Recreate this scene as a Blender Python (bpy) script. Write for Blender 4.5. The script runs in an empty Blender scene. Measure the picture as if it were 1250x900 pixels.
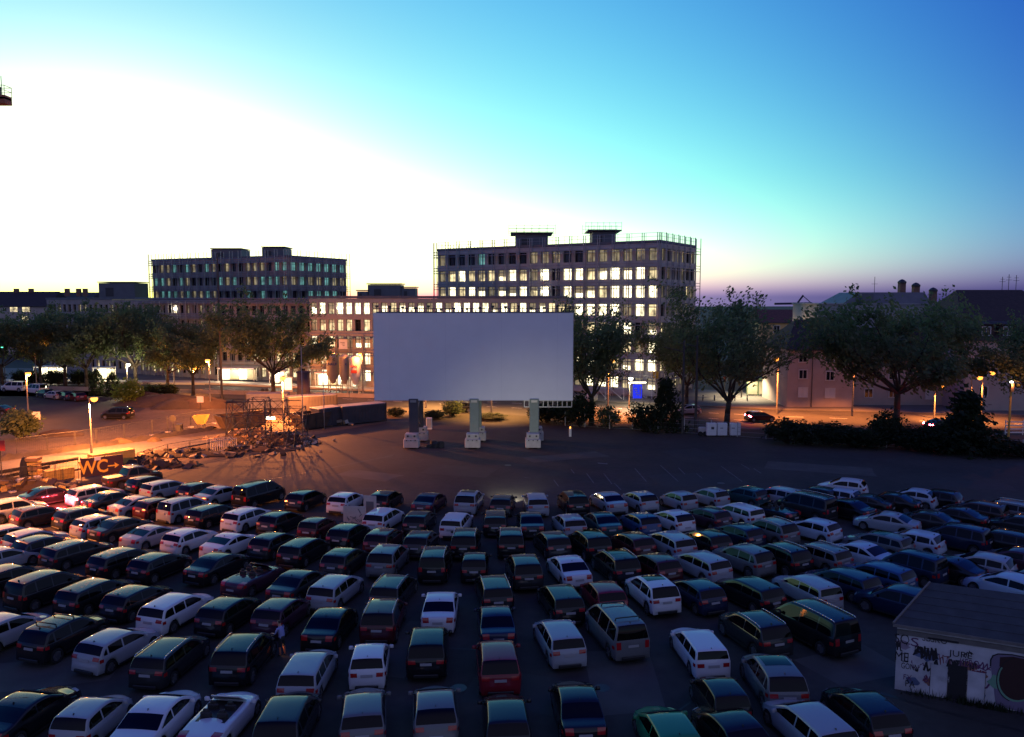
import bpy, bmesh, math, random
import numpy as np
from mathutils import Vector, Matrix
R = math.radians
rnd = random.Random(11)

# ------------------------------------------------------------------ camera, sky, sun, exposure
sc = bpy.context.scene
col = sc.collection
FPX, CAMH, TH = 960.0, 17.2, math.atan(87 / 960)
cd = bpy.data.cameras.new('camera')
cam = bpy.data.objects.new('camera', cd); col.objects.link(cam); sc.camera = cam
cam.location = (0, 0, CAMH); cam.rotation_euler = (R(90) - TH, 0, 0)
cd.sensor_width = 36; cd.lens = FPX / 1250 * 36; cd.clip_end = 3000
world = bpy.data.worlds.new('World'); sc.world = world; world.use_nodes = True
wn = world.node_tree; bg = wn.nodes['Background']
sky = wn.nodes.new('ShaderNodeTexSky'); sky.sky_type = 'NISHITA'; sky.sun_disc = False
SUN_EL, SUN_AZ = -1.0, -27.0
sky.sun_elevation = R(SUN_EL); sky.sun_rotation = R(SUN_AZ)
sky.dust_density = 1.0; sky.ozone_density = 2.0; sky.air_density = .6; sky.altitude = 100
wsep = wn.nodes.new('ShaderNodeSeparateColor'); wcom = wn.nodes.new('ShaderNodeCombineColor'); wn.links.new(sky.outputs[0], wsep.inputs[0])
for i_, (pw, ga) in enumerate(((1.8, 8.4), (1.4, 7.4), (.45, 3.1))):      # the camera's contrast and colour on the afterglow, one curve for the whole sky
    prev = wsep.outputs[i_]
    for op, v_ in (('POWER', pw), ('MULTIPLY', ga), ('MINIMUM', 6.0)):
        q_ = wn.nodes.new('ShaderNodeMath'); q_.operation = op; q_.inputs[1].default_value = v_; wn.links.new(prev, q_.inputs[0]); prev = q_.outputs[0]
    wn.links.new(prev, wcom.inputs[i_])
wtc = wn.nodes.new('ShaderNodeTexCoord'); wxyz = wn.nodes.new('ShaderNodeSeparateXYZ'); wn.links.new(wtc.outputs['Generated'], wxyz.inputs[0])
def wmap(v, a, b, c, d):
    n = wn.nodes.new('ShaderNodeMapRange'); n.interpolation_type = 'SMOOTHSTEP'; wn.links.new(v, n.inputs['Value'])
    for k_, v_ in zip(('From Min', 'From Max', 'To Min', 'To Max'), (a, b, c, d)): n.inputs[k_].default_value = v_
    return n.outputs[0]
def wmix(kind, c1, c2):
    n = wn.nodes.new('ShaderNodeMixRGB'); n.blend_type = kind; n.inputs['Fac'].default_value = 1
    for k, v in (('Color1', c1), ('Color2', c2)):
        if isinstance(v, tuple): n.inputs[k].default_value = (*v, 1)
        else: wn.links.new(v, n.inputs[k])
    return n.outputs[0]
wdot = wn.nodes.new('ShaderNodeVectorMath'); wdot.operation = 'DOT_PRODUCT'; wn.links.new(wtc.outputs['Generated'], wdot.inputs[0]); wdot.inputs[1].default_value = (math.sin(R(SUN_AZ)), math.cos(R(SUN_AZ)), 0)
hz_ = wmix('MULTIPLY', wmix('MULTIPLY', (.20, .21, .44), wmap(wxyz.outputs['Z'], -.01, .15, 1, 0)), wmap(wdot.outputs['Value'], .45, .97, .55, 2.6))
c_ = wmix('ADD', wcom.outputs[0], hz_)       # lilac haze ringing the horizon, stronger under the afterglow
fo_ = wmix('MIX', (.28, .26, .64), (1, 1, 1)); wn.links.new(wmap(wdot.outputs['Value'], .35, .88, 0, 1), fo_.node.inputs['Fac'])      # the dusk sky darkens steadily from the afterglow ...
c_ = wmix('MULTIPLY', c_, fo_); f2_ = wmix('MIX', (1, 1, .42), (1, 1, 1)); wn.links.new(wmap(wdot.outputs['Value'], -.7, .45, 0, 1), f2_.node.inputs['Fac'])
c_ = wmix('MULTIPLY', c_, f2_); c_ = wmix('ADD', c_, wmix('MULTIPLY', (.52, .47, .80), wmap(wdot.outputs['Value'], -.6, .4, 1, 0)))       # ... to the greyish pink of the earth's shadow opposite
wn.links.new(c_, bg.inputs[0]); bg.inputs[1].default_value = 0.15
sl = bpy.data.lights.new('sun', 'SUN'); sl.energy = 0.03; sl.angle = R(15); sl.color = (1, .75, .55)
so = bpy.data.objects.new('sun', sl); col.objects.link(so)
so.rotation_euler = Vector((math.sin(R(SUN_AZ)) * math.cos(R(SUN_EL)), math.cos(R(SUN_AZ)) * math.cos(R(SUN_EL)), math.sin(R(SUN_EL)))).to_track_quat('Z', 'Y').to_euler()
vs = sc.view_settings
vs.view_transform = 'Standard'; vs.look = 'None'; vs.gamma = 1; vs.use_curve_mapping = False
vs.exposure = 1.25
cy = sc.cycles
cy.use_denoising = True; cy.max_bounces = 5; cy.diffuse_bounces = 2; cy.glossy_bounces = 3
cy.transmission_bounces = 3; cy.transparent_max_bounces = 6
cy.caustics_reflective = False; cy.caustics_refractive = False; cy.sample_clamp_indirect = 4

# ------------------------------------------------------------------ pixel of the photograph -> point of the place
CT, ST = math.cos(TH), math.sin(TH)
def ray(x, y):
    return Vector((x - 625, FPX * CT + (450 - y) * ST, -FPX * ST + (450 - y) * CT))
def G(x, y, z=0.0):                       # where the ray meets the level z
    d = ray(x, y); t = (z - CAMH) / d.z
    return Vector((d.x * t, d.y * t, z))
def A(x, y, D):                           # the point of the ray at distance D ahead
    d = ray(x, y); t = D / d.y
    return Vector((d.x * t, D, CAMH + d.z * t))

# ------------------------------------------------------------------ materials
MATS = {}
def mat(name, c, rough=.6, metal=0, coat=0, noise=0, scale=3.0, c2=None, bump=0, spec=.5, emit=None, es=0, ob=False, detail=4, sampling=None):
    m = bpy.data.materials.new(name); m.use_nodes = True; MATS[name] = m
    nt = m.node_tree; b = nt.nodes['Principled BSDF']
    b.inputs['Base Color'].default_value = (*c, 1); b.inputs['Roughness'].default_value = rough
    b.inputs['Metallic'].default_value = metal; b.inputs['Coat Weight'].default_value = coat
    b.inputs['Coat Roughness'].default_value = .04; b.inputs['Specular IOR Level'].default_value = spec
    if noise or bump:
        tc = nt.nodes.new('ShaderNodeTexCoord'); n = nt.nodes.new('ShaderNodeTexNoise')
        n.inputs['Scale'].default_value = scale; n.inputs['Detail'].default_value = detail
        if ob:
            oi = nt.nodes.new('ShaderNodeObjectInfo'); ad = nt.nodes.new('ShaderNodeVectorMath'); ad.operation = 'ADD'
            nt.links.new(tc.outputs['Object'], ad.inputs[0]); nt.links.new(oi.outputs['Location'], ad.inputs[1]); nt.links.new(ad.outputs[0], n.inputs['Vector'])
        else:
            nt.links.new(tc.outputs['Object'], n.inputs['Vector'])
        if noise:
            cr = nt.nodes.new('ShaderNodeValToRGB')
            c2 = c2 or tuple(v * (1 - noise) for v in c)
            cr.color_ramp.elements[0].position = .3; cr.color_ramp.elements[0].color = (*c2, 1)
            cr.color_ramp.elements[1].position = .7; cr.color_ramp.elements[1].color = (*c, 1)
            nt.links.new(n.outputs['Fac'], cr.inputs['Fac']); nt.links.new(cr.outputs['Color'], b.inputs['Base Color'])
        if bump:
            bp = nt.nodes.new('ShaderNodeBump'); bp.inputs['Strength'].default_value = bump; bp.inputs['Distance'].default_value = .05
            nt.links.new(n.outputs['Fac'], bp.inputs['Height']); nt.links.new(bp.outputs[0], b.inputs['Normal'])
    if emit:
        b.inputs['Emission Color'].default_value = (*emit, 1); b.inputs['Emission Strength'].default_value = es
    if sampling: m.cycles.emission_sampling = sampling
    return m
# ground
def ground_mat(name, c1, c2, c3, sc1, sc2, rough, streak=False):
    m = mat(name, c1, rough); nt = m.node_tree; b = nt.nodes['Principled BSDF']
    tc = nt.nodes.new('ShaderNodeTexCoord')
    n1 = nt.nodes.new('ShaderNodeTexNoise'); n1.inputs['Scale'].default_value = sc1; n1.inputs['Detail'].default_value = 6; n1.inputs['Roughness'].default_value = .65
    n2 = nt.nodes.new('ShaderNodeTexNoise'); n2.inputs['Scale'].default_value = sc2; n2.inputs['Detail'].default_value = 3
    n3 = nt.nodes.new('ShaderNodeTexNoise'); n3.inputs['Scale'].default_value = sc2 * 30; n3.inputs['Detail'].default_value = 2
    for n in (n1, n2, n3): nt.links.new(tc.outputs['Object'], n.inputs['Vector'])
    r1 = nt.nodes.new('ShaderNodeValToRGB'); r1.color_ramp.elements[0].position = .35; r1.color_ramp.elements[1].position = .68
    r1.color_ramp.elements[0].color = (*c1, 1); r1.color_ramp.elements[1].color = (*c2, 1)
    r2 = nt.nodes.new('ShaderNodeValToRGB'); r2.color_ramp.elements[0].position = .55; r2.color_ramp.elements[1].position = .75
    mx = nt.nodes.new('ShaderNodeMixRGB'); mx.inputs['Color2'].default_value = (*c3, 1)
    nt.links.new(n1.outputs['Fac'], r1.inputs['Fac']); nt.links.new(n2.outputs['Fac'], r2.inputs['Fac'])
    nt.links.new(r2.outputs['Color'], mx.inputs['Fac']); nt.links.new(r1.outputs['Color'], mx.inputs['Color1'])
    m2 = nt.nodes.new('ShaderNodeMixRGB'); m2.blend_type = 'MULTIPLY'; m2.inputs['Fac'].default_value = .5
    nt.links.new(mx.outputs[0], m2.inputs['Color1']); nt.links.new(n3.outputs['Fac'], m2.inputs['Color2'])
    nt.links.new(m2.outputs[0], b.inputs['Base Color'])
    bp = nt.nodes.new('ShaderNodeBump'); bp.inputs['Strength'].default_value = .35; bp.inputs['Distance'].default_value = .03
    nt.links.new(n3.outputs['Fac'], bp.inputs['Height']); nt.links.new(bp.outputs[0], b.inputs['Normal'])
    b.inputs['Specular IOR Level'].default_value = .3
    return m
ground_mat('lot_asphalt', (.038, .035, .033), (.066, .060, .055), (.024, .023, .022), .12, .05, .85)
ground_mat('earth', (.10, .078, .06), (.15, .118, .09), (.07, .06, .05), .3, .08, .95)
ground_mat('road_asphalt', (.06, .058, .056), (.085, .08, .076), (.05, .05, .05), .2, .08, .8)
ground_mat('grass_soil', (.045, .043, .032), (.06, .055, .042), (.05, .045, .037), .3, .1, .95)
ground_mat('slab_concrete', (.10, .095, .10), (.13, .12, .125), (.075, .07, .075), .4, .15, .85)
ground_mat('pavement', (.16, .15, .14), (.2, .19, .18), (.13, .12, .12), .5, .2, .85)
# car
m = mat('car_paint', (.5, .5, .5), .5, 0, .75, spec=.05); nt = m.node_tree
oi = nt.nodes.new('ShaderNodeObjectInfo'); nt.links.new(oi.outputs['Color'], nt.nodes['Principled BSDF'].inputs['Base Color'])
nz = nt.nodes.new('ShaderNodeTexNoise'); nz.inputs['Scale'].default_value = 2.2; nz.inputs['Detail'].default_value = 5
tcn = nt.nodes.new('ShaderNodeTexCoord'); nt.links.new(tcn.outputs['Object'], nz.inputs['Vector'])
mr = nt.nodes.new('ShaderNodeMapRange'); mr.inputs['To Min'].default_value = .02; mr.inputs['To Max'].default_value = .09
nt.links.new(nz.outputs['Fac'], mr.inputs['Value']); nt.links.new(mr.outputs[0], nt.nodes['Principled BSDF'].inputs['Coat Roughness'])
mat('car_glass', (.003, .003, .003), .03, 0, 0, spec=.22)
mat('black_plastic', (.012, .012, .013), .55)
mat('tyre', (.012, .012, .012), .85)
mat('rim', (.28, .28, .3), .35, .8)
mat('chrome', (.6, .6, .62), .18, 1)
mat('tail_red', (.30, .010, .014), .2, 0, .5)
mat('head_clear', (.45, .47, .5), .12, .2, .5)
mat('plate', (.27, .27, .29), .5)
mat('seat_dark', (.02, .018, .017), .6)
mat('tail_lit', (.3, .01, .01), .3, emit=(1, .06, .09), es=55)
mat('head_lit', (.9, .9, .9), .3, emit=(1, .93, .75), es=14)
mat('cabin_lit', (.6, .5, .3), .4, emit=(.9, 1, .6), es=1.6, sampling='NONE')
# buildings
mat('raw_concrete', (.48, .47, .45), .85, noise=.3, scale=.5)
mat('warm_concrete', (.40, .36, .30), .85, noise=.25, scale=.4)
mat('dark_concrete', (.34, .30, .28), .85, noise=.3, scale=.5)
mat('grey_sheet', (.12, .13, .15), .6, noise=.25, scale=.6)
mat('steel', (.32, .32, .33), .45, .6)
mat('dark_steel', (.05, .05, .055), .5, .4)
mat('scaffold_board', (.25, .2, .14), .8, noise=.3, scale=1)
mat('window_dark', (.012, .014, .017), .07, spec=.6)
def lit(name, c, s, var):
    m = mat(name, (.3, .28, .2), .3, sampling='NONE'); nt = m.node_tree; b = nt.nodes['Principled BSDF']
    tc = nt.nodes.new('ShaderNodeTexCoord'); oi = nt.nodes.new('ShaderNodeObjectInfo'); ad = nt.nodes.new('ShaderNodeVectorMath')
    nt.links.new(tc.outputs['Object'], ad.inputs[0]); nt.links.new(oi.outputs['Location'], ad.inputs[1])
    n = nt.nodes.new('ShaderNodeTexNoise'); n.inputs['Scale'].default_value = .9; n.inputs['Detail'].default_value = 3; nt.links.new(ad.outputs[0], n.inputs['Vector'])
    mp = nt.nodes.new('ShaderNodeMapRange'); mp.inputs['From Min'].default_value = .32; mp.inputs['From Max'].default_value = .7
    mp.inputs['To Min'].default_value = s * (1 - var); mp.inputs['To Max'].default_value = s * (1 + var)
    nt.links.new(n.outputs['Fac'], mp.inputs['Value']); nt.links.new(mp.outputs[0], b.inputs['Emission Strength'])
    b.inputs['Emission Color'].default_value = (*c, 1)
lit('window_bright', (1, .88, .55), 1.15, .65)
lit('window_warm', (1, .80, .42), .42, .8)
lit('window_dim', (.8, .66, .36), .11, .8)
mat('blind', (.35, .32, .25), .8, emit=(1, .8, .45), es=.10, sampling='NONE')
lit('window_teal', (.25, .75, .72), .14, .6)
mat('flood', (1, 1, .9), .4, emit=(1, .95, .7), es=7, sampling='NONE')
mat('lamp_orange', (1, .7, .3), .4, emit=(1, .30, .035), es=1.6, sampling='NONE')
mat('lamp_white', (1, 1, .9), .4, emit=(1, .93, .7), es=2.5, sampling='NONE')
mat('signal_green', (.1, .8, .4), .4, emit=(.1, 1, .45), es=3, sampling='NONE')
mat('signal_red', (.8, .1, .1), .4, emit=(1, .12, .05), es=4, sampling='NONE')
mat('house_plaster', (.46, .38, .35), .9, noise=.2, scale=.4)
mat('grey_plaster', (.30, .30, .32), .9, noise=.2, scale=.4)
mat('yellow_plaster', (.6, .42, .2), .9, noise=.15, scale=.4)
mat('roof_tile', (.045, .03, .027), .85, noise=.4, scale=2)
mat('roof_red', (.12, .045, .035), .85, noise=.4, scale=2)
mat('brick_chimney', (.22, .12, .09), .9, noise=.3, scale=3)
mat('white_frame', (.6, .6, .6), .6)
# screen and site
mat('screen_cloth', (.80, .80, .80), .9, noise=.05, scale=.5, bump=.25)
mat('ballast', (.46, .44, .42), .8, noise=.2, scale=2)
mat('column_green', (.24, .29, .24), .6, noise=.15, scale=2)
mat('sign_purple', (.05, .02, .035), .6, noise=.2, scale=1)
mat('sign_yellow', (.85, .5, .06), .6)
mat('yellow_block', (.62, .42, .1), .85, noise=.25, scale=1.5)
mat('white_paint', (.75, .74, .72), .6, noise=.12, scale=2)
mat('container_blue', (.17, .18, .24), .6, noise=.3, scale=.8)
mat('container_dark', (.07, .065, .08), .65, noise=.3, scale=.8)
mat('skip_rust', (.10, .065, .045), .8, noise=.5, scale=1.2)
mat('timber', (.32, .2, .1), .85, noise=.4, scale=1.5, ob=True)
mat('rubble', (.3, .25, .2), .95, noise=.4, scale=1, ob=True)
mat('soil_dark', (.045, .035, .03), .95, noise=.4, scale=1.2, bump=.6)
mat('soil_warm', (.075, .05, .035), .95, noise=.4, scale=1.2, bump=.6)
mat('silo_cream', (.5, .42, .32), .6, noise=.15, scale=.6)
mat('print_blue', (.03, .07, .3), .6)
mat('print_red', (.5, .06, .04), .6)
mat('pillar_violet', (.10, .075, .11), .8, noise=.3, scale=1)
mat('shelter_frame', (.6, .57, .5), .5)
mat('advert_lit', (1, 1, .9), .4, emit=(1, .92, .6), es=.5)
mat('advert_blue', (.01, .02, .3), .4, emit=(.02, .04, 1), es=.35, sampling='NONE')
mat('flame_orange', (.8, .4, .1), .4, emit=(1, .5, .1), es=2, sampling='NONE')
mat('bark', (.06, .05, .04), .95, noise=.4, scale=2, bump=.5)
def leaf_mat(name, c, c2):
    m = mat(name, c, .65, noise=.5, scale=.7, c2=c2, spec=.2, detail=2); b = m.node_tree.nodes['Principled BSDF']
    nt = m.node_tree; tr = nt.nodes.new('ShaderNodeBsdfTranslucent'); mx = nt.nodes.new('ShaderNodeMixShader'); mx.inputs[0].default_value = .45      # thin leaves let the sky behind them through
    tr.inputs['Color'].default_value = (c[0] * 1.25, c[1] * 1.35, c[2] * .9, 1); out = nt.nodes['Material Output']
    nt.links.new(b.outputs[0], mx.inputs[1]); nt.links.new(tr.outputs[0], mx.inputs[2]); nt.links.new(mx.outputs[0], out.inputs['Surface'])
    return m
leaf_mat('leaf', (.115, .15, .085), (.06, .09, .05))
leaf_mat('leaf_fresh', (.13, .20, .04), (.07, .12, .03))
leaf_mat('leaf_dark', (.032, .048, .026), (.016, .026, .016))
# hut
mat('hut_wall', (.56, .56, .58), .85, noise=.4, scale=1.1)
mat('hut_felt', (.05, .053, .06), .95, noise=.35, scale=1.5, bump=.4)
mat('hut_fascia', (.16, .15, .14), .8, noise=.3, scale=2)
mat('spray_black', (.012, .012, .016), .6)
mat('spray_violet', (.10, .03, .10), .6)
mat('spray_mauve', (.16, .13, .2), .6)
mat('spray_green', (.14, .3, .2), .6)
mat('spray_maroon', (.035, .012, .012), .6)
mat('skin', (.42, .24, .17), .6); mat('shirt_blue', (.22, .25, .5), .8); mat('cloth_dark', (.02, .02, .025), .85); mat('hair', (.025, .016, .01), .7)
mat('sock_orange', (.5, .16, .08), .7)

# ------------------------------------------------------------------ mesh helpers
def tag(o, label=None, cat=None, group=None, kind=None):
    if label: o['label'] = label
    if cat: o['category'] = cat
    if group: o['group'] = group
    if kind: o['kind'] = kind
    return o
def link(o, parent=None):
    col.objects.link(o)
    if parent is not None: o.parent = parent
    return o
def thing(name, label, cat, loc=(0, 0, 0), rz=0, group=None):
    o = bpy.data.objects.new(name, None); o.location = loc; o.rotation_euler = (0, 0, rz); o.empty_display_size = .3
    return tag(link(o), label, cat, group)
class MB:
    def __init__(s): s.v = []; s.f = []; s.m = []; s.cur = 0
    def add(s, vs_, fs):
        n = len(s.v); s.v += [tuple(p) for p in vs_]
        for f in fs: s.f.append(tuple(i + n for i in f)); s.m.append(s.cur)
        return s
    def box(s, c, d, rz=0, M=None):
        x, y, z = d[0] / 2, d[1] / 2, d[2] / 2
        p = [Vector(q) for q in ((-x, -y, -z), (x, -y, -z), (x, y, -z), (-x, y, -z), (-x, -y, z), (x, -y, z), (x, y, z), (-x, y, z))]
        if rz: p = [Matrix.Rotation(rz, 3, 'Z') @ q for q in p]
        if M is not None: p = [M @ q for q in p]
        p = [q + Vector(c) for q in p]
        return s.add(p, [(3, 2, 1, 0), (4, 5, 6, 7), (0, 1, 5, 4), (1, 2, 6, 5), (2, 3, 7, 6), (3, 0, 4, 7)])
    def bbox(s, x0, x1, y0, y1, z0, z1): return s.box(((x0 + x1) / 2, (y0 + y1) / 2, (z0 + z1) / 2), (x1 - x0, y1 - y0, z1 - z0))
    def cbox(s, c, d, b=.03, rz=0):            # box with chamfered vertical and top edges
        x, y, z = d[0] / 2, d[1] / 2, d[2] / 2
        rings = []
        for (zz, k) in ((-z, 0), (z - b, 0), (z, b)):
            X, Y = x - k, y - k
            rings.append([(-X + b, -Y, zz), (X - b, -Y, zz), (X, -Y + b, zz), (X, Y - b, zz), (X - b, Y, zz), (-X + b, Y, zz), (-X, Y - b, zz), (-X, -Y + b, zz)])
        rot = Matrix.Rotation(rz, 3, 'Z')
        p = [rot @ Vector(q) + Vector(c) for r in rings for q in r]
        fs = [tuple(range(7, -1, -1)), tuple(range(16, 24))]
        for k in (0, 8):
            for i in range(8): fs.append((k + i, k + (i + 1) % 8, k + 8 + (i + 1) % 8, k + 8 + i))
        return s.add(p, fs)
    def tube(s, a, b, r, r2=None, n=6, cap=True):
        a = Vector(a); b = Vector(b); r2 = r if r2 is None else r2
        d = (b - a)
        if d.length < 1e-6: return s
        q = d.to_track_quat('Z', 'Y')
        ring = [Vector((math.cos(2 * math.pi * i / n), math.sin(2 * math.pi * i / n), 0)) for i in range(n)]
        p = [a + q @ (v * r) for v in ring] + [b + q @ (v * r2) for v in ring]
        fs = [(i, (i + 1) % n, n + (i + 1) % n, n + i) for i in range(n)]
        if cap: fs += [tuple(range(n - 1, -1, -1)), tuple(range(n, 2 * n))]
        return s.add(p, fs)
    def path(s, pts, r, n=6):
        for a, b in zip(pts, pts[1:]): s.tube(a, b, r, n=n)
        return s
    def lathe(s, prof, c=(0, 0, 0), n=16, cap=True):     # (radius, z) rings
        p = []; fs = []
        for (r, z) in prof:
            for i in range(n): p.append((c[0] + r * math.cos(2 * math.pi * i / n), c[1] + r * math.sin(2 * math.pi * i / n), c[2] + z))
        for k in range(len(prof) - 1):
            for i in range(n): fs.append((k * n + i, k * n + (i + 1) % n, (k + 1) * n + (i + 1) % n, (k + 1) * n + i))
        if cap: fs += [tuple(range(n - 1, -1, -1)), tuple(range((len(prof) - 1) * n, len(prof) * n))]
        return s.add(p, fs)
    def mesh(s, name, mats, smooth=False, angle=None):
        me = bpy.data.meshes.new(name); me.from_pydata(s.v, [], s.f)
        for k in ([mats] if isinstance(mats, str) else mats): me.materials.append(MATS[k])
        if any(s.m): me.polygons.foreach_set('material_index', s.m)
        if smooth:
            me.polygons.foreach_set('use_smooth', [True] * len(s.f))
            if angle: me.set_sharp_from_angle(angle=R(angle))
        me.update(); return me
    def build(s, name, mats, parent=None, smooth=False, angle=None, loc=None):
        o = bpy.data.objects.new(name, s.mesh(name, mats, smooth, angle))
        if loc is not None: o.location = loc
        return link(o, parent)
def poly(name, pts, m, z=None, parent=None, thick=0):
    b = MB(); n = len(pts)
    p = [(q[0], q[1], q[2] if z is None else z) for q in pts]
    ar = sum(p[i][0] * p[(i + 1) % n][1] - p[(i + 1) % n][0] * p[i][1] for i in range(n))
    if ar < 0: p = p[::-1]
    if thick:
        lo = [(x, y, q - thick) for x, y, q in p]
        b.add(p + lo, [tuple(range(n))] + [(n + i, n + (i + 1) % n, (i + 1) % n, i) for i in range(n)])
    else: b.add(p, [tuple(range(n))])
    return b.build(name, m, parent)
def struct(o): o['kind'] = 'structure'; return o
def light(name, kind, loc, energy, color, size=.15, parent=None, spot=None, aim=None):
    l = bpy.data.lights.new(name, kind); l.energy = energy; l.color = color; l.shadow_soft_size = size
    o = bpy.data.objects.new(name, l); o.location = loc
    if spot: l.spot_size = R(spot); l.spot_blend = .6
    if aim is not None: o.rotation_euler = (Vector(loc) - Vector(aim)).to_track_quat('Z', 'Y').to_euler()
    return link(o, parent)
def text_mesh(name, body, size, m, parent, M, extrude=.004, bold=0):
    cu = bpy.data.curves.new(name, 'FONT'); cu.body = body; cu.size = size; cu.extrude = extrude; cu.offset = bold; cu.resolution_u = 3
    cu.align_x = 'CENTER'; cu.align_y = 'CENTER'
    t = bpy.data.objects.new(name + '_curve', cu); col.objects.link(t)
    dg = bpy.context.evaluated_depsgraph_get(); me = bpy.data.meshes.new_from_object(t.evaluated_get(dg)); me.name = name
    bpy.data.objects.remove(t); bpy.data.curves.remove(cu)
    me.materials.clear(); me.materials.append(MATS[m])
    o = bpy.data.objects.new(name, me); o.matrix_local = M
    return link(o, parent)

# ------------------------------------------------------------------ the ground
Zg = 0.0
b = MB(); b.add([(-900, -60, -.012), (900, -60, -.012), (900, 1500, -.012), (-900, 1500, -.012)], [(0, 1, 2, 3)])
struct(b.build('ground', 'grass_soil'))
lot = [(-75, -40), (95, -40), G(1330, 562)[:2], G(1250, 556)[:2], G(1122, 549)[:2], G(968, 539)[:2], G(804, 528)[:2], G(690, 520)[:2], G(560, 515)[:2], G(475, 515)[:2], G(372, 533)[:2], G(290, 552)[:2], G(180, 583)[:2], G(90, 592)[:2], G(0, 608)[:2], G(-120, 625)[:2]]
struct(poly('car_park', lot, 'lot_asphalt', 0))
# the earth of the building site, the further car park, the road and the pavements
struct(poly('building_site_earth', [G(-160, 632)[:2], G(-160, 505)[:2], G(0, 512)[:2], G(140, 500)[:2], G(400, 483)[:2], G(480, 485)[:2], G(520, 512)[:2], G(440, 524)[:2], G(180, 590)[:2]], 'earth', -.004))
struct(poly('far_car_park', [G(-160, 545)[:2], G(-160, 472)[:2], G(0, 474)[:2], G(128, 479)[:2], G(178, 499)[:2], G(118, 523)[:2], G(0, 533)[:2]], 'lot_asphalt', .0))
road_n = [G(-220, 464), G(250, 470), G(480, 480), G(720, 490), G(960, 501), G(1420, 512)]
road_f = [G(-220, 484), G(250, 484), G(480, 497), G(720, 513), G(960, 527), G(1420, 551)]
struct(poly('road', [p[:2] for p in road_f] + [p[:2] for p in road_n[::-1]], 'road_asphalt', .0))
back = [G(-300, 448), G(300, 452), G(700, 468), G(1000, 484), G(1500, 490)]
struct(poly('pavement', [p[:2] for p in road_n] + [p[:2] for p in back[::-1]], 'pavement', .12, thick=.13))
for (u0, u1, k) in ((0, 1, .34), (0, 1, .62)):   # lane lines
    for i in range(40):
        t0 = i / 40; seg = t0 * 5; j = min(int(seg), 4); f = seg - j
        pn = road_n[j].lerp(road_n[j + 1], f); pf = road_f[j].lerp(road_f[j + 1], f)
        pn2 = road_n[j].lerp(road_n[j + 1], min(1, f + .05)); pf2 = road_f[j].lerp(road_f[j + 1], min(1, f + .05))
        if i == 0: lane = MB()
        a, c = pn.lerp(pf, k), pn2.lerp(pf2, k); e = Vector((0, .16, 0))
        lane.add([(a.x, a.y, .005), (c.x, c.y, .005), (c.x, c.y + .16, .005), (a.x, a.y + .16, .005)], [(0, 1, 2, 3)])
    struct(lane.build('lane_marking', 'white_paint'))
# worn bay marks beyond the front row
marks = MB()
for (x, y, dx, dy) in ((716, 578, 9, 12), (737, 578, 10, 13), (775, 572, 14, 16), (806, 568, 22, 20), (828, 571, 8, 8), (880, 569, 26, 19), (905, 567, 10, 6), (697, 573, 4, 5), (640, 583, 8, 1), (676, 586, 6, 8), (750, 590, 8, 8), (850, 578, 7, 6), (920, 572, 9, 6)):
    a, c = G(x, y), G(x + dx, y + dy); d = (c - a).normalized(); n = Vector((-d.y, d.x, 0)) * .05
    marks.add([(p.x, p.y, .004) for p in (a - n, c - n, c + n, a + n)], [(0, 1, 2, 3)])
a, c = G(730, 566), G(742, 567)
marks.add([(p.x, p.y, .004) for p in (a, c, c + Vector((0, .5, 0)), a + Vector((0, .5, 0)))], [(0, 1, 2, 3)])
mat('worn_paint', (.13, .13, .14), .8, noise=.6, scale=1.5, c2=(.05, .05, .055)); struct(marks.build('bay_marking', 'worn_paint'))
tar = MB()
def seam(p, w):
    for q0, q1 in zip(p, p[1:]):
        a, c = G(*q0), G(*q1); d = (c - a).normalized(); n = Vector((-d.y, d.x, 0)) * w
        tar.add([(q.x, q.y, .0045) for q in (a - n, c - n, c + n, a + n)], [(0, 1, 2, 3)])
seam([(290, 590), (330, 585), (400, 572), (480, 556)], .07)
seam([(790, 900), (832, 865), (870, 838)], .05); seam([(1075, 846), (1140, 866), (1250, 893)], .1); seam([(470, 792), (520, 790), (600, 794)], .04)
mat('tar', (.012, .012, .012), .6); struct(tar.build('tar_seam', 'tar'))
mat('patch_dark', (.027, .025, .024), .8, noise=.3, scale=.8); mat('patch_light', (.066, .062, .058), .9, noise=.35, scale=.6); rp = random.Random(3)
for (x, y, w_, h_, m_) in ((640, 845, 5, 3, 'patch_dark'), (760, 830, 3, 6, 'patch_light'), (1040, 812, 4, 3, 'patch_light'), (560, 575, 7, 4, 'patch_dark'), (690, 558, 9, 3, 'patch_light'), (450, 580, 6, 3, 'patch_light'), (850, 585, 8, 5, 'patch_dark'), (1000, 572, 10, 4, 'patch_light'), (1140, 800, 3, 3, 'patch_dark'), (300, 600, 6, 3, 'patch_dark'), (500, 790, 2, 6, 'patch_light'), (60, 820, 6, 3, 'patch_light'), (840, 553, 5, 4, 'patch_dark'), (1190, 592, 6, 3, 'patch_dark')):
    c_p = G(x, y); a_p = rp.uniform(-.5, .5); struct(poly('asphalt_patch', [(c_p.x + math.cos(a_p) * i_ * w_ / 2 - math.sin(a_p) * j_ * h_ / 2 + rp.uniform(-.2, .2), c_p.y + math.sin(a_p) * i_ * w_ / 2 + math.cos(a_p) * j_ * h_ / 2 + rp.uniform(-.2, .2)) for i_, j_ in ((-1, -1), (0, -1), (1, -1), (1, 0), (1, 1), (-1, 1))], m_, .0012 + .0002 * int((x * 7 + y) % 10)))
for (x, y) in ((560, 840), (735, 840), (1020, 800), (620, 568), (880, 590)):
    o_ = MB().lathe([(.36, -.01), (.36, .006)], n=18).build('manhole_cover', 'dark_steel'); o_.location = G(x, y); tag(o_, 'round iron manhole cover set in the tarmac', 'manhole cover', 'manhole covers in the lot')

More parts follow.
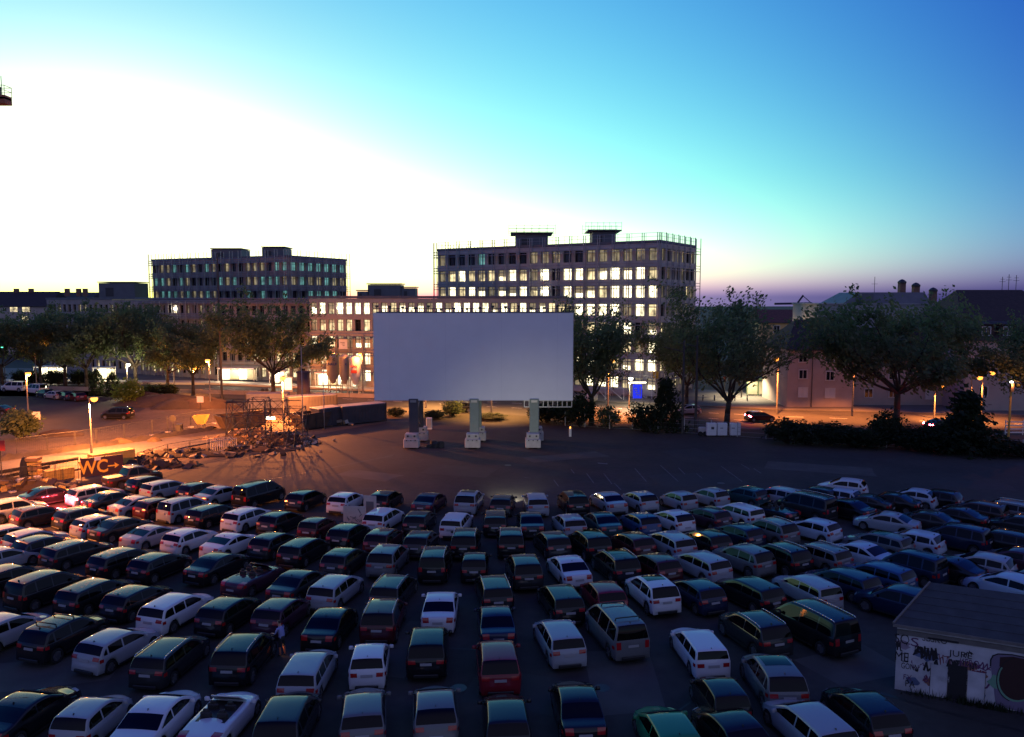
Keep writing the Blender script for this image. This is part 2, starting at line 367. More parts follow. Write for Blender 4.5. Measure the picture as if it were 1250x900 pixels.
# ------------------------------------------------------------------ street lamps
def street_lamp(x, y_head, y_base, label, energy, colr, m, arm=(0, 0), name='street_lamp', rpost=.09, group='lamps along the street and the site', spot=0, D=None):
    base = G(x, y_base) if D is None else Vector((A(x, 400, D).x, D, 0))
    H = A(x, y_head, base.y).z
    t = thing(name, label, 'street lamp', base, 0, group)
    b = MB(); b.tube((0, 0, 0), (0, 0, 1.2), rpost * 1.5, n=8); b.tube((0, 0, 1.2), (0, 0, H + .05), rpost * 1.2, rpost * .7, n=8)
    b.build('post', 'lamp_post', t, True, 40)
    ax = Vector((arm[0], arm[1], 0))
    if ax.length > .05: MB().tube((0, 0, H), ax + Vector((0, 0, H + .15)), .05).build('arm', 'lamp_post', t, True)
    b = MB(); b.cbox((ax.x, ax.y, H + .2), (.6, .26, .1), .03, rz=math.atan2(ax.y, ax.x) if ax.length > .05 else 0); b.build('lamp_head', 'dark_steel', t)
    b = MB(); b.lathe([(.05, .14), (.34, .10), (.36, -.08), (.26, -.26), (.08, -.34)], (ax.x, ax.y, H), n=12); b.build('bulb', m, t, True)  # globe made oversized, its glowing bulk stands in for the lamp's glare
    if energy and spot: light('lamp_light', 'SPOT', (ax.x, ax.y - .1, H - .62), energy, colr, .2, t, spot=spot, aim=(ax.x, ax.y - .1, 0)).data.spot_blend = .12 if spot > 160 else .6
    elif energy: light('lamp_light', 'POINT', (ax.x, ax.y - .1, H - .6), energy, colr, .22, t)
    return t
mat('lamp_post', (.2, .19, .17), .6, noise=.2, scale=2)
OR, WH = (1, .27, .055), (1, .78, .46)
E1 = 2600
L0 = street_lamp
L0(112, 487, 556, 'orange street lamp standing behind the toilet sign', E1 * 9, OR, 'lamp_orange', (.5, .1), spot=174)
L0(35, 456, 515, 'orange street lamp beside the round bush of the far car park', E1 * 1.0, OR, 'lamp_orange', (.3, 0))
L0(257, 440, 498, 'orange street lamp beside the earth heaps', E1 * 1.0, OR, 'lamp_orange', (-.2, 0))
L0(346, 461, 514, 'orange street lamp among skips and site containers', E1 * 7, OR, 'lamp_orange', (.2, -.3), spot=173)
L0(237, 450, 480, 'short lamp at the tram stop', E1 * .5, OR, 'lamp_orange', (.2, 0))
L0(366, 434, 480, 'orange lamp hanging over the tram stop behind the tall tree', E1 * .6, OR, 'lamp_orange', (-.4, 0))
L0(443, 432, 482, 'orange lamp beside the silos', E1 * .4, OR, 'lamp_orange', (-.4, 0))
L0(156, 445, 480, 'white lamp over the tram platform', E1 * .5, WH, 'lamp_white', (.3, 0))
L0(213, 418, 476, 'tall orange lamp in front of the scaffolded long building', E1 * .5, OR, 'lamp_orange', (-.4, 0))
L0(45, 418, 476, 'tall orange lamp behind the plane trees of the far car park', E1 * .3, OR, 'lamp_orange', (.8, 0))
L0(948, 437, 506, 'orange lamp between the leaning tree and the small house', E1 * 5, OR, 'lamp_orange', (-.8, -1.5), spot=118)
L0(1184, 460, 511, 'low orange lamp behind the dark shrub', E1 * 1.2, OR, 'lamp_orange', (.4, -1.2), spot=118)
L0(1197, 454, 512, 'taller orange lamp behind the dark shrub', E1 * 1.2, OR, 'lamp_orange', (.6, -1.2), spot=118)
L0(1140, 470, 511, 'orange lamp glowing through the broad tree', E1 * 2.0, OR, 'lamp_orange', (.3, -1), spot=120)
L0(905, 442, 486, 'white lamp on the forecourt behind the leaning tree', E1 * 1.6, WH, 'lamp_white', (.3, 0), spot=130)
L0(768, 462, 498, 'white lamp on the pavement by the blue advert', E1 * 1.0, WH, 'lamp_white', (.2, 0), spot=150)
L0(600, 440, 506, 'orange street lamp hidden behind the cinema screen', E1 * 4, (1, .42, .1), 'lamp_orange', (.6, -.2), spot=120)
L0(520, 440, 498, 'second orange street lamp hidden behind the cinema screen', E1 * 4, (1, .42, .1), 'lamp_orange', (.6, -.2), spot=120)
L0(-70, 540, 655, 'orange street lamp outside the site gate', E1 * 3.2, OR, 'lamp_orange', (.6, 0), spot=166)
L0(742, 440, 505, 'orange street lamp over the road beside the screen', E1 * 5, OR, 'lamp_orange', (.6, -.2), spot=118)
L0(1040, 440, 508, 'orange street lamp over the road behind the broad tree', E1 * 3, OR, 'lamp_orange', (.6, -.2), spot=118)

# ------------------------------------------------------------------ buildings
BL = {}; rb = random.Random(5)
def frame_building(name, label, p0, p1, depth, z0, z1, ncol, nrow, wall, rowz, lights, wfrac=.62, hfrac=.55, ncol_side=0, lights_side=None, roofm='grey_sheet', zrow0=None, blank=()):
    """A framed block: front from p0 to p1 (as seen, p0 to the right), side wing behind p0. rowz = storey height measured down from the top."""
    p0 = Vector((p0[0], p0[1], 0)); p1 = Vector((p1[0], p1[1], 0)); u = (p1 - p0); Lf = u.length; u.normalize()
    n = Vector((u.y, -u.x, 0));
    if n.y > 0: n = -n                         # outward, towards the street
    t = thing(name, label, 'building')
    back = -n
    core = MB()
    ins = .45
    def P(a, d, z): q = p0 + u * a + back * d; return (q.x, q.y, z)
    c4 = [(ins, ins), (Lf - ins, ins), (Lf - ins, depth - ins), (ins, depth - ins)]
    core.add([P(a, d, z0) for a, d in c4] + [P(a, d, z1 - .5) for a, d in c4], [(0, 1, 2, 3), (7, 6, 5, 4), (0, 4, 5, 1), (1, 5, 6, 2), (2, 6, 7, 3), (3, 7, 4, 0)])
    core.build('inner_wall', 'dark_concrete', t)
    roof = MB(); c4 = [(-.15, -.15), (Lf + .15, -.15), (Lf + .15, depth + .15), (-.15, depth + .15)]
    roof.add([P(a, d, z1 - .45) for a, d in c4] + [P(a, d, z1) for a, d in c4], [(0, 1, 2, 3), (7, 6, 5, 4), (0, 4, 5, 1), (1, 5, 6, 2), (2, 6, 7, 3), (3, 7, 4, 0)])
    roof.build('roof', roofm, t)
    def face(org, du, dn, Ln, nc, lts):
        pw = Ln / nc; pier = pw * (1 - wfrac); fr = MB()
        ang = math.atan2(du.y, du.x)
        def W(a, d, z): q = org + du * a - dn * d; return Vector((q.x, q.y, z))
        top = z1 - .5
        def slab(a0, a1, zz0, zz1, d0, d1):
            vs_ = [W(a0, d0, zz0), W(a1, d0, zz0), W(a1, d1, zz0), W(a0, d1, zz0), W(a0, d0, zz1), W(a1, d0, zz1), W(a1, d1, zz1), W(a0, d1, zz1)]
            fr.add(vs_, [(3, 2, 1, 0), (4, 5, 6, 7), (0, 1, 5, 4), (1, 2, 6, 5), (2, 3, 7, 6), (3, 0, 4, 7)])
        for c in range(nc + 1):
            a = c * pw; slab(max(0, a - pier / 2), min(Ln, a + pier / 2), z0, top, 0, .5)
        for r in range(nrow + 1):
            zc = top - r * rowz
            hh = rowz * (1 - hfrac)
            a0 = max(z0, zc - hh + (hh * .35 if r else hh * .3)); 
            if zc < z0: break
            slab(.003, Ln - .003, max(z0, zc - hh * .75), min(zc + hh * .25, top + .02), -.06, .48)
        fr.build('facade_frame', wall, t)
        wz = rowz * hfrac; ww = pw - pier
        pane = MB(); pane.add([(-ww / 2, 0, -wz / 2), (ww / 2, 0, -wz / 2), (ww / 2, 0, wz / 2), (-ww / 2, 0, wz / 2)], [(0, 1, 2, 3)])
        mes = {k: None for k in ('window_bright', 'window_warm', 'window_dim', 'window_dark', 'window_teal', 'flood')}
        frm = MB()
        for xx in (-ww / 2 + .04, ww * .1, ww / 2 - .04): frm.box((xx, -.05, 0), (.07, .06, wz))
        for zz in (-wz / 2 + .04, wz * .22, wz / 2 - .04): frm.box((0, -.055, zz), (ww, .05, .06))
        fme = frm.mesh(name + '_window_frame', 'dark_steel')
        fl = None
        for r in range(nrow):
            zc = top - r * rowz - rowz * (1 - hfrac) * .75 - wz / 2
            if zc - wz / 2 < z0: break
            for c in range(nc):
                k = lts(r, c)
                if k is None: continue
                if mes[k if k != 'flood' else 'window_bright'] is None: mes[k if k != 'flood' else 'window_bright'] = pane.mesh(name + '_pane_' + k, k if k != 'flood' else 'window_bright')
                o = bpy.data.objects.new('window', mes[k if k != 'flood' else 'window_bright']); q = W((c + .5) * pw, .4, zc)
                o.location = q; o.rotation_euler = (0, 0, ang if dn.dot(Vector((math.sin(ang), -math.cos(ang), 0))) > 0 else ang + math.pi)
                link(o, t)
                f = bpy.data.objects.new('frame', fme); link(f, o)
                if k in ('window_bright', 'window_warm') and rb.random() < .4:       # a blind let down part of the way
                    hb = wz * rb.choice((.25, .4, .6)); key = (name, round(hb, 2))
                    if key not in BL: BL[key] = MB().box((0, -.03, wz / 2 - hb / 2), (ww * .96, .02, hb)).mesh(name + '_blind', 'blind')
                    link(bpy.data.objects.new('blind', BL[key]), o)
                if k == 'flood':
                    if fl is None: fl = MB().lathe([(.05, -.3), (.42, -.2), (.5, 0), (.42, .2), (.05, .3)], n=10).mesh(name + '_flood', 'flood', True)
                    g = bpy.data.objects.new('work_light', fl); g.location = (0, -.25, .1); link(g, o)
    face(p0, u, n, Lf, ncol, lights)
    if ncol_side:
        face(p0 + back * .52, back, -u, depth - .52, ncol_side, lights_side or lights)
    return t, P, Lf, u, n
rb = random.Random(5)
def pick(*w):
    x = rb.random(); s = 0
    for k, p in w:
        s += p
        if x < s: return k
    return w[-1][0]
# tall block behind the screen
TP0, TP1 = (24.6, 132.0), (-14.7, 157.0)
FL = {(1, 16), (3, 16), (1, 10), (2, 10), (4, 17)}
def LT(r, c):
    c = 19 - c
    if r == 0: return pick(('window_dark', .55), ('window_teal', .25 if c < 6 else .05), ('window_dim', .4))
    if c == 11: return pick(('window_dark', .7), ('window_dim', .3))
    if (r, c) in FL: return 'flood'
    if r < 3: return pick(('window_bright', .55), ('window_warm', .35), ('window_dim', .1))
    return pick(('window_bright', .5), ('window_warm', .3), ('window_dim', .15), ('window_dark', .05))
tall, TPf, TL, TU, TN = frame_building('office_block', 'tall concrete office shell with lit windows and scaffold behind the cinema screen', TP0, TP1, 17, 0, 26.7, 20, 8, 'raw_concrete', 3.12, LT, ncol_side=7,
    lights_side=lambda r, c: pick(('window_dark', .5), ('window_dim', .3), ('window_warm', .2)), wfrac=.70, hfrac=.66)
# low wing in front of it
LT2 = lambda r, c: (None if r > 5 else 'flood' if (r, c) in ((0, 11), (0, 24)) else pick(('window_bright', .62), ('window_warm', .38)) if r == 0 else pick(('window_dark', .45), ('window_warm', .35), ('window_dim', .2)) if r == 1 else pick(('window_bright', .45), ('window_warm', .25), ('window_dim', .2), ('window_dark', .1)))
lowb, LPf, LLf, LU, LN_ = frame_building('office_wing', 'lower yellow lit office wing with flat roof joined to the tall block', (9.7, 140.8), (-38.3, 149.0), 12, 0, 17.45, 28, 5, 'warm_concrete', 3.15, LT2, wfrac=.68, hfrac=.68)
# left tall block and long low wing
LT3 = lambda r, c: (pick(('window_teal', .35), ('window_dim', .25), ('window_dark', .4)) if r < 3 else pick(('window_dark', .88), ('window_dim', .12)))
ltall, L3f, L3L, L3U, L3N = frame_building('office_tower', 'dark scaffolded office shell with pale teal windows behind the plane trees', (-48.7, 172), (-86.7, 191), 20, 0, 26.3, 20, 8, 'dark_concrete', 3.1, LT3, ncol_side=7,
    lights_side=lambda r, c: pick(('window_teal', .75), ('window_dim', .25)) if r < 2 else pick(('window_teal', .3), ('window_dark', .7)), wfrac=.64, hfrac=.62)
LT4 = lambda r, c: ('flood' if (r, c) == (0, 6) else pick(('window_dim', .25), ('window_dark', .75)) if r < 3 else pick(('window_warm', .3), ('window_dim', .2), ('window_dark', .5)))
llow, L4f, L4L, L4U, L4N = frame_building('long_building', 'long flat roofed dark building under scaffold behind the plane trees', (-61.2, 163.5), (-112, 190), 10, 0, 17.1, 30, 5, 'dark_concrete', 3.2, LT4, wfrac=.55, hfrac=.55)
mid, L5f, L5L, _, _ = frame_building('scaffolded_wing', 'dark gridded building shell in scaffold below the dark tower', (-40.5, 160.5), (-60.6, 163.2), 9, 0, 16.9, 12, 5, 'dark_concrete', 3.2,
    lambda r, c: pick(('window_dark', .85), ('window_dim', .15)) if r < 3 else pick(('window_warm', .5), ('window_dark', .5)), wfrac=.6, hfrac=.6)
# plant rooms on the roofs
def roof_box(name, label, x0, x1, y0, y1, D, dep, m, roof_over=.2):
    a, c = A(x0, y1, D), A(x1, y0, D)
    t = thing(name, label, 'roof structure', ((a.x + c.x) / 2, D + dep / 2, a.z))
    h = c.z - a.z; w = c.x - a.x
    MB().box((0, 0, h / 2 - .15), (w, dep, h - .3)).build('wall', m, t)
    MB().box((0, 0, h - .1), (w + roof_over * 2, dep + roof_over * 2, .2)).build('roof', 'dark_steel', t)
    b = MB(); b.box((-w * .2, -dep / 2 - .02, h * .4), (w * .22, .06, h * .5)); b.build('door', 'dark_steel', t)
    return t
roof_box('plant_room', 'dark plant room on the tall block beside its stair gap', 629, 669, 284, 304, 150, 6, 'grey_sheet', .9)
roof_box('plant_room', 'smaller plant room nearest the corner of the tall block', 723, 752, 281, 300, 142, 5, 'grey_sheet', .9)
roof_box('plant_room', 'grey plant room on the dark tower beside a vent', 258, 294, 303, 319, 184, 6, 'grey_sheet')
roof_box('plant_room', 'grey plant room nearest the corner of the dark tower', 320, 347, 301, 317, 178, 6, 'grey_sheet')
roof_box('plant_room', 'grey boxy plant room on the long building', 121, 164, 344, 365, 186, 7, 'grey_sheet')
roof_box('plant_room', 'grey plant room on the low wing roof', 449, 489, 346, 366, 158, 5, 'grey_sheet')
roof_box('plant_room', 'low grey roof box beside the larger one on the low wing', 436, 450, 354, 366, 158, 4, 'grey_sheet')
roof_box('plant_room', 'second low grey roof box beyond the larger one on the low wing', 490, 507, 350, 366, 158, 4, 'grey_sheet')
# scaffolds
def scaffold(name, label, Pf, a0, a1, z0, z1, step=2.6, lift=2.06, side=None, depth=0, off=1.1, top=1.2, brace=True):
    t = thing(name, label, 'scaffold')
    runs = [lambda a, d: Pf(a, -d, 0)]
    def run(f, L0, L1):
        n = max(1, int((L1 - L0) / step)); st = MB(); le = MB()
        for i in range(n + 1):
            a = L0 + (L1 - L0) * i / n
            for d in (.25, off):
                q = f(a, d); st.tube((q[0], q[1], z0), (q[0], q[1], z1 + top), .07, n=4, cap=False)
        k = 0; z = z0 + lift
        while z < z1 + top:
            for d in (off,):
                for dz in (0, .5, 1.0):
                    p, q = f(L0, d), f(L1, d); le.tube((p[0], p[1], z + dz), (q[0], q[1], z + dz), .05, n=4, cap=False)
            p, q = f(L0, .3), f(L1, .3); p2, q2 = f(L0, off), f(L1, off)
            b = MB(); b.add([(p[0], p[1], z), (q[0], q[1], z), (q2[0], q2[1], z), (p2[0], p2[1], z)] + [(p[0], p[1], z + .05), (q[0], q[1], z + .05), (q2[0], q2[1], z + .05), (p2[0], p2[1], z + .05)],
                            [(3, 2, 1, 0), (4, 5, 6, 7), (0, 1, 5, 4), (1, 2, 6, 5), (2, 3, 7, 6), (3, 0, 4, 7)])
            b.build('deck', 'scaffold_board', t); z += lift
        st.build('standards', 'steel', t); le.build('ledgers', 'steel', t)
    run(lambda a, d: Pf(a, -d, 0), a0, a1)
    if side: run(lambda a, d: Pf(-d, a, 0), 0, side)
    if depth: run(lambda a, d: Pf(a1 + d, a, 0), 0, depth)
    return t
scaffold('scaffolding', 'steel scaffold wrapping the tall office block', TPf, 0, TL, 0, 26.7, side=17, depth=17, lift=3.12)
scaffold('scaffolding', 'steel scaffold wrapping the dark tower', L3f, 0, L3L, 0, 26.3, side=20, depth=20, lift=3.1)
scaffold('scaffolding', 'scaffold in front of the long dark building', L4f, 0, 24, 0, 16, lift=3.2, top=.3)
scaffold('scaffolding', 'scaffold in front of the dark gridded shell', L5f, 0, L5L, 0, 16, lift=3.2, top=.3)
# railings on the roof of the tall block
t = thing('roof_guard_rail', 'thin guard rail round the tall block roof', 'railing', (0, 0, 26.7)); b = MB()
for (a0, d0, a1, d1) in ((0, 0.2, TL, .2), (0, .2, 0, 17)):
    n = 18
    for i in range(n + 1):
        q = TPf(a0 + (a1 - a0) * i / n, d0 + (d1 - d0) * i / n, 0); b.tube((q[0], q[1], 0), (q[0], q[1], 1.3), .03, n=4)
    for z in (.65, 1.25): b.tube(TPf(a0, d0, z), TPf(a1, d1, z), .028, n=4)
b.build('rail', 'steel', t)
for (x0, x1, y0, y1, D, lb) in ((621, 678, 274, 286, 150, 'guard rail over the plant room beside the stair gap'), (715, 759, 271, 283, 142, 'guard rail over the corner plant room')):
    a, c = A(x0, y1, D - .8), A(x1, y0, D - .8); t = thing('scaffold_rail', lb, 'railing', (0, 0, a.z)); b = MB(); h = c.z - a.z
    for i in range(7):
        x = a.x + (c.x - a.x) * i / 6
        for yy in (D - .8, D + 5.6): b.tube((x, yy, 0), (x, yy, h), .03, n=4)
    for yy in (D - .8, D + 5.6):
        for k in (.1, .55, .9): b.tube((a.x, yy, h * k), (c.x, yy, h * k), .028, n=4)
    b.build('rail', 'steel', t)

# houses
def house(name, label, x0, x1, y_eave, y_base, y_ridge, D, depth, wallm, roofm, wins, hip=.35, ridge_in=.3, group=None, lit_k=None, base_z=None):
    a, c = A(x0, y_base, D), A(x1, y_base, D); ze = A(x0, y_eave, D).z; zr = A(x0, y_ridge, D + depth / 2).z
    w = c.x - a.x; t = thing(name, label, 'house', ((a.x + c.x) / 2, D, 0), 0, group)
    MB().bbox(-w / 2, w / 2, 0, depth, 0, ze).build('wall', wallm, t)
    o = .5; i = w * ridge_in
    b = MB(); v = [(-w / 2 - o, -o, ze + .02), (w / 2 + o, -o, ze + .02), (w / 2 + o, depth + o, ze + .02), (-w / 2 - o, depth + o, ze + .02), (-w / 2 + i, depth / 2, zr), (w / 2 - i, depth / 2, zr)]
    b.add(v, [(0, 1, 5, 4), (1, 2, 5), (2, 3, 4, 5), (3, 0, 4), (3, 2, 1, 0)]); b.build('roof', roofm, t)
    MB().bbox(-w / 2 - o, w / 2 + o, -o - .04, -o + .04, ze - .12, ze + .08).build('gutter', 'dark_steel', t)
    for (px, py, ww, hh, k) in wins:
        q = A(px, py, D); win = MB().box((0, -.03, 0), (ww, .04, hh)).build('window', k or 'window_dark', t); win.location = (q.x - t.location.x, -.02, q.z)
        f = MB()
        for (cx, cz, dx, dz) in ((0, hh / 2 + .05, ww + .24, .12), (0, -hh / 2 - .05, ww + .3, .12), (-ww / 2 - .06, 0, .12, hh + .1), (ww / 2 + .06, 0, .12, hh + .1), (0, 0, .07, hh)): f.box((cx, -.07, cz), (dx, .06, dz))
        f.build('frame', 'white_frame', win)
    return t
h1 = house('house', 'pink plastered three storey house with dark hipped roof beside the road', 960, 1040, 427, 498, 390, 122, 12, 'house_plaster', 'roof_tile',
     [(980, 437, 1.15, 1.25, 'window_dark'), (980, 457, 1.15, 1.3, 'window_dark'), (980, 479, 1.3, 1.4, 'window_warm' if 0 else 'white_frame'), (1013, 459, 1.15, 1.3, 'window_dark'), (1013, 480, 1.4, 1.4, 'white_frame'), (1013, 437, 1.15, 1.2, 'window_dark')])
MB().tube((-1.3, -.1, 0), (-1.3, -.1, 8.9), .06).build('downpipe', 'dark_steel', h1)
house('house', 'long dark plastered house row behind the broad tree', 1041, 1175, 440, 498, 400, 124, 12, 'house_plaster', 'roof_tile',
     [(1060, 458, 1.2, 1.3, None), (1090, 458, 1.2, 1.3, None), (1125, 458, 1.2, 1.3, None), (1060, 480, 1.2, 1.3, None), (1090, 480, 1.2, 1.3, None), (1135, 482, 1.3, 1.3, 'white_frame'), (1155, 458, 1.2, 1.3, None)], ridge_in=.12)
h3 = house('house', 'large dark tiled house with dormer windows at the road corner', 1176, 1330, 415, 500, 354, 118, 22, 'house_plaster', 'roof_tile',
     [(1200, 432, 1.2, 1.3, None), (1240, 432, 1.2, 1.3, None), (1200, 455, 1.2, 1.3, None), (1240, 455, 1.2, 1.3, None), (1200, 478, 1.2, 1.3, None)], ridge_in=.22)
for x in (1198, 1224):
    q = A(x, 404, 119.5); dm = MB(); dm.box((0, 0, 0), (2.6, 2.4, 1.9)); dm.add([(-1.5, -1.4, .95), (1.5, -1.4, .95), (1.5, 3, 1.35), (-1.5, 3, 1.35), (-1.5, -1.4, 1.1), (1.5, -1.4, 1.1), (1.5, 3, 1.5), (-1.5, 3, 1.5)], [(3, 2, 1, 0), (4, 5, 6, 7), (0, 1, 5, 4), (1, 2, 6, 5), (2, 3, 7, 6), (3, 0, 4, 7)])
    d = dm.build('dormer', 'roof_tile', h3); d.location = q - h3.location
    MB().box((0, -1.23, 0), (1.3, .05, 1.25)).build('pane', 'window_dark', d)
    f = MB(); f.box((-.65, -1.26, 0), (.1, .06, 1.35)); f.box((.65, -1.26, 0), (.1, .06, 1.35)); f.box((0, -1.26, .65), (1.4, .06, .1)); f.box((0, -1.26, -.65), (1.4, .06, .1)); f.box((0, -1.26, 0), (.07, .06, 1.3)); f.build('frame', 'white_frame', d)
# grey block with mansard and chimneys behind the broad tree
a, c = A(1000, 372, 150), A(1141, 372, 150)
gb = thing('apartment_block', 'grey plastered block with flat topped metal roof and three brick chimneys', 'building', ((a.x + c.x) / 2, 150, 0)); w = c.x - a.x; zt = a.z
MB().bbox(-w / 2, w / 2, 0, 14, 0, zt).build('wall', 'grey_plaster', gb)
zr = A(1060, 357, 152).z; b = MB()
b.add([(-w * .28, 1.0, zt), (w / 2, 1.0, zt), (w / 2, 13, zt), (-w * .28, 13, zt), (-w * .12, 2.6, zr), (w * .47, 2.6, zr), (w * .47, 11, zr), (-w * .12, 11, zr)], [(3, 2, 1, 0), (4, 5, 6, 7), (0, 1, 5, 4), (1, 2, 6, 5), (2, 3, 7, 6), (3, 0, 4, 7)])
b.build('roof', 'grey_sheet', gb); MB().bbox(-w / 2 - .2, w / 2 + .2, -.2, 14.2, zt, zt + .25).build('cornice', 'grey_plaster', gb)
for (x, y) in ((1101, 346), (1118, 350), (1139, 356)):
    q = A(x, y, 156); b = MB(); b.box((q.x - gb.location.x, 6, (zt + q.z) / 2), (1.1, 1.1, q.z - zt)); ch = b.build('chimney', 'brick_chimney', gb)
    b = MB(); b.lathe([(.85, 0), (.85, .3), (.45, .65), (.1, .8)], (q.x - gb.location.x, 6, q.z), n=8); b.build('cowl', 'dark_steel', ch)
q = A(1068, 338, 155); b = MB(); zz = q.z - zr; b.tube((q.x - gb.location.x, 5, zr), (q.x - gb.location.x, 5, q.z), .05); b.tube((q.x - gb.location.x - .6, 5, q.z - 1.4), (q.x - gb.location.x + .6, 5, q.z - 1.4), .03); b.build('aerial', 'dark_steel', gb)
for x, y in ((1058, 364),): 
    q = A(x, y, 151.3); MB().box((q.x - gb.location.x, 1.5, q.z - .2), (2.2, 1.2, 2)).build('dormer', 'grey_sheet', gb)
for (x0_, y0_, n_) in ((1025, 398, 4),):
    for r in range(3):
        for k in range(n_):
            q = A(1018 + k * 30, 392 + r * 22, 150); MB().box((q.x - gb.location.x, -.03, q.z), (1.3, .08, 1.6)).build('window', 'window_dark', gb)
for (x, y, D_) in ((1224, 338, 132), (1232, 335, 132), (1241, 336, 132)):
    q = A(x, y, D_); t = thing('roof_aerial', 'thin aerial on the ridge of the large tiled house', 'aerial', (q.x, D_, A(x, 358, D_).z), 0, 'aerials on the tiled ridge'); h = q.z - t.location.z
    b = MB(); b.tube((0, 0, -.3), (0, 0, h), .05); b.tube((-.5, 0, h * .7), (.5, 0, h * .7), .03); b.tube((-.35, 0, h * .85), (.35, 0, h * .85), .03); b.build('mast', 'dark_steel', t)
# yellow lit house and far roofs
house('house', 'far yellow lit house with red roof beyond the forecourt', 925, 1004, 394, 470, 378, 205, 12, 'yellow_plaster', 'roof_red', [(963, 402, 1.5, 1.8, None), (978, 403, 1.5, 1.8, None), (990, 403, 1.5, 1.8, None), (948, 402, 1.5, 1.8, None), (963, 425, 1.5, 1.8, None), (978, 425, 1.5, 1.8, None)], ridge_in=.03)
street_lamp(962, 410, 466, 'white lamp in front of the far yellow house', E1 * .5, (1, .6, .25), 'lamp_white', (.2, -.5))
fr_ = house('terrace', 'far dark terrace with long roof and lit dormers beyond the plane trees', -60, 62, 374, 440, 356, 235, 14, 'house_plaster', 'roof_tile', [(17, 378, 2.2, 1.4, 'window_warm'), (32, 378, 2.2, 1.4, 'window_warm'), (31, 389, 2, 1.4, 'window_warm'), (6, 378, 1.2, 1.2, None), (46, 390, 2, 1.4, None)], ridge_in=.01)
house('terrace', 'far dark roofed terrace next to the long building', 63, 112, 366, 440, 357, 245, 14, 'house_plaster', 'roof_tile', [(80, 376, 2, 1.4, None), (95, 376, 2, 1.4, None)], ridge_in=.01)
for x in (20, 38, 82, 104, 96):
    q = A(x, 354, 242); MB().box((q.x - fr_.location.x, 7, q.z - .8), (1.2, 1, 2.4)).build('chimney', 'brick_chimney', fr_)
# tiny tower crane on the skyline and the jib end of the near one
q = A(973, 366, 420); t = thing('tower_crane', 'tiny tower crane on the skyline beyond the red roof', 'crane', (q.x, 420, 0)); H = A(973, 371, 420).z
b = MB(); b.tube((0, 0, 0), (0, 0, H), .9, n=4); b.build('mast', 'dark_steel', t)
b = MB(); b.tube((-12, 0, H), (8, 0, H + .3), .55, n=4); b.tube((0, 0, H), (3.2, 0, H + 4.5), .5, n=4); b.tube((3, 0, H + 4.3), (8, 0, H), .2, n=4); b.build('jib', 'dark_steel', t)
D = 105; q = A(10, 118, D); t = thing('tower_crane', 'rust coloured tower crane with railed counter jib end high over the far car park', 'crane', (q.x - 24, D, 0)); z = q.z
mat('crane_rust', (.30, .09, .04), .6)
b = MB()
for (x, y) in ((-.8, -.8), (.8, -.8), (.8, .8), (-.8, .8)): b.tube((x, y, 0), (x, y, z + 2), .1, n=4)
k = 0
while k < z: b.tube((-.8, -.8, k), (.8, -.8, k + 1.6), .05, n=4); b.tube((.8, .8, k), (-.8, .8, k + 1.6), .05, n=4); b.tube((-.8, .8, k), (-.8, -.8, k + 1.6), .05, n=4); b.tube((.8, -.8, k), (.8, .8, k + 1.6), .05, n=4); k += 1.6
b.build('mast', 'crane_rust', t)
b = MB(); b.box((11.5, 0, z - .2), (25, 1.5, .5)); b.box((22.4, 0, z - .6), (3.2, 1.5, .8)); b.build('jib', 'crane_rust', t)
b = MB()
for i in range(13):
    for s_ in (-.75, .75): b.tube((i * 2, s_, z), (i * 2, s_, z + 1.3), .04, n=4)
for s_ in (-.75, .75):
    for h in (.65, 1.25): b.tube((0, s_, z + h), (24, s_, z + h), .035, n=4)
b.tube((24, -.75, z + .65), (24, .75, z + .65), .035, n=4); b.tube((24, -.75, z + 1.25), (24, .75, z + 1.25), .035, n=4); b.tube((23.2, 0, z), (23.2, 0, z + 2.6), .05, n=4); b.build('railing', 'dark_steel', t)
b = MB(); b.cbox((22, 0, z + .75), (1.7, 1.1, 1.3), .1); b.build('winch', 'container_dark', t)

